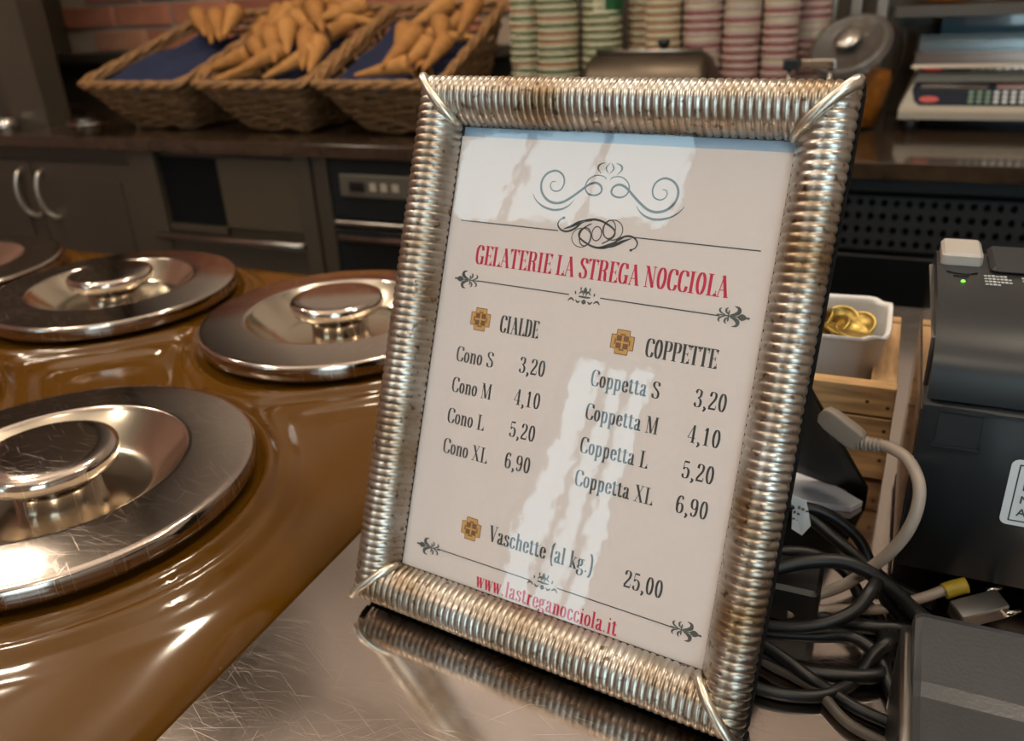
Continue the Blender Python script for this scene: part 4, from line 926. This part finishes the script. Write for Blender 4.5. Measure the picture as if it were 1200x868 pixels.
b3_ = [([-1.151, 1.945, 0.226], [-1.112, 1.822, 0.171]), ([-1.076, 1.869, 0.212], [-1.083, 1.697, 0.145]), ([-1.064, 2.026, 0.263], [-1.113, 1.936, 0.222]), ([-1.021, 2.008, 0.245], [-1.053, 1.937, 0.213]), ([-1.031, 1.847, 0.192], [-1.047, 1.765, 0.155]), ([-.992, 2.021, 0.26], [-.975, 1.927, 0.218]), ([-1.064, 1.911, 0.211], [-.965, 1.906, 0.209]), ([-.99, 1.856, 0.196], [-.99, 1.78, 0.162]), ([-1.033, 1.758, 0.146], [-1.11, 1.73, 0.134]), ([-1.0, 1.752, 0.142], [-1.03, 1.80, .158]), ([-1.10, 1.90, .20], [-1.06, 1.80, .16]), ([-1.05, 1.95, .22], [-1.0, 1.86, .19])]
for bi, (lst, lab_) in enumerate(((b1_, 'cone lying in the leftmost basket'), (b2_, 'cone in the heap in the middle basket'), (b3_, 'cone in the right basket beside the cups'))):
    gname = ('cones in the leftmost basket', 'cones in the middle basket', 'cones in the right basket')[bi]
    for k, (a, c) in enumerate(lst):
        a, c = Vector(a), Vector(c); d = (a - c); m_ = a; Lh = d.length; sc = 1.2 if Lh > .1 else 1.05
        if Lh > .16: sc = 1.34
        d.normalize(); q_ = d.to_track_quat('Z', 'Y'); t = k % 2 if k % 5 else 1
        o = cone0[t] if not used[t] else cone0[t].copy()
        if used[t]: COL.objects.link(o)
        used[t] = True
        o.rotation_mode = 'QUATERNION'; o.rotation_quaternion = q_; o.scale = (sc, sc, sc); o.location = m_ - d * .125 * sc + Vector((0, -.004, .009)) * ((k % 3) - .5)
        pos = sorted(range(len(lst)), key=lambda q: lst[q][0][0]).index(k); o['label'] = ('leftmost' if pos == 0 else 'rightmost' if pos == len(lst) - 1 else ONM[pos] + ' from the left') + ' golden wafer ' + lab_; tag(o, None, 'wafer cone', gname)

# ------------------------------------------------------------------ stacked gelato cups
def cup_mesh(R, band, name='paper_cup'):
    e = bpy.data.objects.new(name, None); COL.objects.link(e); e.empty_display_size = .02
    b = MB(); b.lathe([(0, .004), (R * .72, .004), (R * .72, 0), (R * .735, 0), (R * .955, .066), (R * .99, .0672), (R * 1.0, .0695), (R * .985, .0718), (R * .955, .072), (R * .94, .069), (R * .72, .006)], 28)
    b.build('cup_wall', M['cup_pinkwall'] if band == 'cup_pink' else M['cup_cream'], e)
    b = MB(); b.lathe([(R * .915, .0560), (R * .925, .0558), (R * .950, .0618), (R * .942, .0622)], 28); b.build('printed_band', M[band], e)
    return e
stacks = [(-.8335, 1.96, .037, 18, 'cup_green', 'leftmost green banded stack', 'green banded cups in the leftmost stack'),
          (-.741, 1.93, .049, 18, 'cup_green', 'second green banded stack from left', 'green banded cups in the second stack'),
          (-.641, 1.95, .045, 14, 'cup_green', 'green stack under dark green cup', 'green banded cups under the dark green cup'),
          (-.563, 2.03, .040, 18, 'cup_peach', 'set back peach banded stack', 'peach banded cups in the set back stack'),
          (-.497, 1.93, .039, 18, 'cup_green', 'green banded stack behind the bin knob', 'green banded cups next to the pink ones'),
          (-.415, 1.95, .043, 18, 'cup_pink', 'left one of three near pink stacks', 'pink banded cups in the left pink stack'),
          (-.331, 1.95, .040, 18, 'cup_pink', 'middle one of three near pink stacks', 'pink banded cups in the middle pink stack'),
          (-.252, 1.95, .037, 18, 'cup_pink', 'right one of three near pink stacks', 'pink banded cups in the right pink stack'),
          (-.195, 2.03, .036, 18, 'cup_pink', 'rear pink stack behind the jar', 'pink banded cups in the rearmost stack')]
ORD = ['first', 'second', 'third', 'fourth', 'fifth', 'sixth', 'seventh', 'eighth', 'ninth', 'tenth', 'eleventh', 'twelfth', 'thirteenth', 'fourteenth', 'fifteenth', 'sixteenth', 'seventeenth', 'eighteenth', 'nineteenth', 'twentieth']
rr = random.Random(11)
for (x, y, R, n, band, lab_, grp) in stacks:
    proto = cup_mesh(R, band); alt = None
    for k in range(n):
        if k == 0: o = proto
        else: o = copy_tree(proto)
        o.location = (x + rr.uniform(-.0012, .0012), y + rr.uniform(-.0012, .0012), .0002 + k * .0162); o.rotation_euler = (0, 0, rr.uniform(0, 6))
        tag(o, ('%s cup from the bottom, ' % ORD[k] if k < 7 else '%s cup above the frame, ' % ORD[k - 7]) + lab_, 'paper cup', grp)
        if band in ('cup_green', 'cup_pink') and rr.random() < .22:
            for ch in o.children:
                if ch.name.startswith('printed_band'):
                    ch.data = ch.data.copy(); ch.data.materials[0] = M['cup_peach'] if band == 'cup_green' else M['cup_cream']
o = empty('paper_cup', (-.636, 1.95, .0002 + 14 * .0162), 'dark green printed paper cup topping its stack at the upper edge', 'paper cup')
b = MB(); R = .048; b.lathe([(0, .004), (R * .78, .004), (R * .78, 0), (R * .8, 0), (R * .83, .012)], 28); b.build('cup_foot', M['cup_cream'], o)
b = MB(); b.lathe([(R * .83, .012), (R * .93, .06), (R * .97, .075)], 28); b.build('cup_wall', M['cup_dkgreen'], o)
b = MB()
for k in range(5): a = -pi / 2 + .05 + (k - 2) * .13; rb = R * .9; b.box(-.0016, .0016, -.0008, .0008, .022, .05 + .004 * (k % 2), M=Matrix.Translation((rb * cos(a), rb * sin(a), 0)) @ Matrix.Rotation(a + pi / 2, 4, 'Z'))
b.build('white_emblem', M['cup_cream'], o)

# ------------------------------------------------------------------ steel bin, tongs, jar, scale, shelf
sb = empty('bread_bin', (-.50, 1.84, 0), 'domed steel bin with black knob in front of the cup stacks', 'bin')
b = MB(); prof = [(-.075, .0)] + [(-.075 * cos(a), .10 + .068 * sin(a)) for a in [pi * k / 14 for k in range(15)]] + [(.075, .0)]
rings = []
for x, s_ in ((-.135, .86), (-.128, .95), (-.115, 1), (.115, 1), (.128, .95), (.135, .86)): rings.append([(x, y * s_, z * (s_ if z > .05 else 1) + (0)) for y, z in prof])
b.loft(rings, smooth=True); b.build('bin_shell', mat('dull_steel', '#5f554a', .42, 1.0, var=.1), sb, sharp=50)
b = MB(); b.tube([(-.115, -.01, .172), (.115, -.01, .172)], .004, 8); b.build('lid_edge', M['brushed'], sb)
b = MB(); b.lathe([(0, .166), (.007, .166), (.007, .178), (.013, .184), (.014, .191), (.01, .195), (0, .196)], 16, M=Matrix.Translation((.03, 0, 0))); b.build('lid_knob', M['black'], sb)

sp = empty('steel_rack', (-.17, 1.80, 0), 'small steel rack with black end beside the sweet jar', 'rack')
b = MB(); b.tube([(-.04, 0, 0.003), (-.04, 0, .141)], .004, 8); b.tube([(.035, 0, 0.003), (.035, 0, .141)], .004, 8); b.build('upright', M['brushed'], sp)
b = MB(); b.bbox(-.052, -.020, -.010, .010, .136, .156, .003); b.build('black_grip', M['black'], sp)
b = MB(); b.bbox(-.020, .045, -.008, .008, .138, .155, .003)
for k in range(4): b.tube([(-.012 + k * .012, -.010, .147), (-.012 + k * .012, .010, .147)], .0045, 8)
b.build('bar', M['chrome'], sp)

jr = empty('sweet_jar', (-.085, 1.985, 0), 'tilted glass jar of amber sweets with round smoked lid', 'jar')
tiltM = Matrix.Translation((-.02, -.03, .145)) @ Matrix.Rotation(radians(42), 4, 'X') @ Matrix.Rotation(radians(-14), 4, 'Y')
b = MB()
rings = []
for z, rx, ry, yo in ((.003, .036, .04, .0), (.006, .042, .046, .0), (.05, .052, .056, .0), (.10, .064, .066, 0.0), (.15, .072, .07, .005), (.19, .066, .064, .015), (.215, .04, .04, .02)):
    rings.append([(rx * cos(2 * pi * k / 32), yo + ry * sin(2 * pi * k / 32), z) for k in range(32)])
b.loft(rings); b.build('jar_glass', M['jar_glass'], jr)
b = MB(); rings = []
for z, rx in ((.006, .038), (.05, .048), (.095, .058), (.112, .056), (.118, .03)): rings.append([(rx * cos(2 * pi * k / 28), rx * sin(2 * pi * k / 28), z + .004 * sin(k * 2.1) * (z > .1)) for k in range(28)])
b.loft(rings); tag(b.build('amber_sweets', M['amber'], jr), kind='stuff')
b = MB(); b.lathe([(.0, .020), (.055, .020), (.068, .020), (.078, .026), (.080, .034), (.074, .040), (.066, .041), (.063, .037), (.0, .036)], 48, M=tiltM); b.build('jar_lid', M['jar_lid'], jr)
b = MB(); b.lathe([(0, .036), (.008, .036), (.008, .046), (.024, .049), (.027, .053), (.024, .057), (0, .059)], 32, M=tiltM); b.build('lid_knob', M['brushed'], jr)
b = MB(); b.tube([tiltM @ Vector((.079 * cos(2 * pi * k / 40), .079 * sin(2 * pi * k / 40), .030)) for k in range(40)], .0035, 6, closed=True); b.build('lid_ring', mat('grey_ring', '#6f6a66', .3, .6), jr)

sc_ = empty('weighing_scale', (.17, 1.95, 0), 'beige shop scale with dark keypad and steel platter at right', 'scale')
def prel(b, o=(.17, 1.95, 0)): b.v = [tuple(Vector(v) - Vector(o)) for v in b.v]; return b
SX0, SX1 = -.006, .345
b = MB()
prof = [(1.935, .026), (1.933, .040), (1.945, .046), (1.985, .108), (1.995, .113), (2.16, .113), (2.17, .026)]
rings = []
for x, ins in ((SX0, .0), (SX0 + .006, 0), (SX1 - .006, 0), (SX1, 0)):
    rings.append([(x if z < .05 else (x + (.028 * (z - .04) / .07 if x < .1 else -.028 * (z - .04) / .07)), y, z) for y, z in prof])
b.loft(rings, smooth=False); prel(b).build('scale_body', M['beige'], sc_)
# keypad on the sloping front
sl = Vector((0, 1.985 - 1.945, .108 - .046)).normalized(); sn = Vector((0, -sl.z, sl.y))
def onface(x, v, h_=0.0): p = Vector((x, 1.945, .046)) + sl * v + sn * h_; return p
b = MB(); P = [(.030, .006), (.322, .006), (.338, .020), (.345 - .03, .056), (.020, .056), (.014, .040), (.020, .016)]
b.loft([[onface(x, v, .0002) for x, v in P], [onface(x, v, .0016) for x, v in P]], smooth=False); kp = prel(b).build('keypad', M['scale_dark'], sc_)
b = MB(); P = [(.047 + .018 * cos(2 * pi * k / 20), .0185 + .0065 * sin(2 * pi * k / 20)) for k in range(20)]
b.loft([[onface(x, v, .0016) for x, v in P], [onface(x, v, .0028) for x, v in P]], smooth=False); prel(b).build('red_badge', M['red_badge'], kp)
b = MB(); P = [(.030, .040), (.15, .040), (.15, .053), (.030, .053)]; b.loft([[onface(x, v, .0016) for x, v in P], [onface(x, v, .0022) for x, v in P]], smooth=False); prel(b).build('display_window', mat('brown_display', '#2b1c18', .15), kp)
b = MB(); P = [(.165, .040), (.30, .040), (.30, .053), (.165, .053)]; b.loft([[onface(x, v, .0016) for x, v in P], [onface(x, v, .0022) for x, v in P]], smooth=False); prel(b).build('red_display', M['display_red'], kp)
for i in range(14):
    for j in range(3):
        x = .118 + i * .0148; v = .011 + j * .0095
        b = MB(); P = [(x, v), (x + .0085, v), (x + .0085, v + .0062), (x, v + .0062)]
        b.loft([[onface(a, c, .0016) for a, c in P], [onface(a, c, .003) for a, c in P]], smooth=False); prel(b).build('key', M['key_green'] if i < 3 else M['key_light'], kp)
for x in (.02, .32):
    for y in (1.955, 2.14):
        b = MB(); b.lathe([(0, 0.0), (.014, 0.0), (.014, .02), (.01, .028), (0, .028)], 16, M=Matrix.Translation((x, y, 0))); prel(b).build('foot', M['black'], sc_)
b = MB(); b.bbox(.002, .340, 1.945, 2.165, .1165, .129, .012); prel(b).build('platter', M['chrome'], sc_)
b = MB(); b.box(.05, .29, 1.99, 2.12, .112, .117); prel(b).build('platter_support', M['black'], sc_)
for k, (z, lab_) in enumerate(((.1295, 'shallow tray lying directly on the scale platter'), (.1520, 'shallow tray on top of the other tray on the scale'))):
    b = MB(); t = .0025; x0, x1, y0, y1 = .012 + k * .004, .33, 1.96, 2.15
    b.bbox(x0, x1, y0, y1, z, z + .003, .008); b.box(x0, x1, y0, y0 + t, z + .003, z + .019); b.box(x0, x1, y1 - t, y1, z + .003, z + .019); b.box(x0, x0 + t, y0 + t, y1 - t, z + .003, z + .019); b.box(x1 - t, x1, y0 + t, y1 - t, z + .003, z + .019); b.bbox(x0 - .003, x1 + .003, y0 - .003, y0 + .002, z + .019, z + .0215, .001)
    tag(b.build('shallow_tray', mat('tray_%d' % k, ('#8c7a70', '#7c8486')[k], .2, .7)), lab_, 'tray')
b = MB(); b.box(.055, .34, 2.172, 2.178, .0005, .205); gp = b.build('glass_screen', M['teal']); tag(gp, 'dark teal glass screen standing behind the scale', 'glass screen')
b = MB(); b.bbox(-.035, .052, 2.172, 2.20, .0005, .190, .004); o = b.build('clear_box', glass('clear_plastic', (.8, .8, .82, 1), .05)); tag(o, 'clear plastic box behind the left end of the scale', 'box')

# steel posts over the jar, shelf with crusty loaves at the upper right
for k, x in enumerate((-.168, -.118, -.066)):
    b = MB(); b.bbox(x - .011, x + .011, 2.10, 2.122, .0002, .60, .003); o = b.build('rack_post', mat('post_%d' % k, '#9a8f86', .3, .7), None)
    tag(o, ('left', 'middle', 'right')[k] + ' upright steel post behind the sweet jar', 'post', 'steel posts behind the jar')
sh = tag(box_obj('wall_shelf', mat('shelf_grey', '#4a443c', .5), -.040, 1.2, 2.10, 2.249, .2085, .2305, r=.002), 'dark grey shelf above the weighing scale', 'shelf')
lf = MB(); rings = []
for k in range(13):
    t = k / 12; s_ = sqrt(max(0.02, 1 - (2 * t - 1) ** 2)); rings.append([((t - .5) * .17, .040 * s_ * cos(2 * pi * j / 16), .030 + .030 * s_ * sin(2 * pi * j / 16) + (.0015 if j % 4 == 0 else 0)) for j in range(16)])
lf.loft(rings); lo = lf.build('bread_loaf', M['bread'])
for k in range(3):
    o = lo if k == 0 else lo.copy()
    if k: COL.objects.link(o)
    o.location = (.06 + k * .18, 2.165, .2312); o.rotation_euler = (0, 0, .1 * k - .1); tag(o, ('left', 'middle', 'right')[k] + ' golden brown loaf on the shelf above the scale', 'bread', 'loaves on the shelf')

# glass bowl, tumbler and small things on the far left of the back worktop
gb = empty('glass_dish', (-1.985, 1.662, 0), 'silver and glass dish with bright glints left of the baskets', 'dish')
b = MB(); b.lathe([(0, .002), (.03, .002), (.034, .0), (.036, .004), (.055, .030), (.058, .031), (.053, .034), (.034, .010), (0, .008)], 28); b.build('dish_bowl', M['chrome'], gb)
b = MB(); b.lathe([(.054, .034), (.052, .042), (.04, .05), (.012, .056), (0, .057)], 28); b.build('glass_cover', M['jar_glass'], gb)
b = MB(); b.lathe([(0, 0), (.026, 0), (.028, .003), (.032, .03), (.030, .03), (.027, .006), (0, .005)], 20, M=Matrix.Translation((-2.34, 1.68, 0))); tag(b.build('metal_bowl', M['chrome']), 'tiny shiny bowl at the far left end of the worktop', 'bowl')
b = MB(); b.lathe([(0, 0), (.012, 0), (.014, .004), (.011, .02), (.006, .024), (0, .025)], 16, M=Matrix.Translation((-2.12, 1.95, .0))); tag(b.build('salt_shaker', M['chrome']), 'little steel shaker left of the leftmost basket', 'shaker')
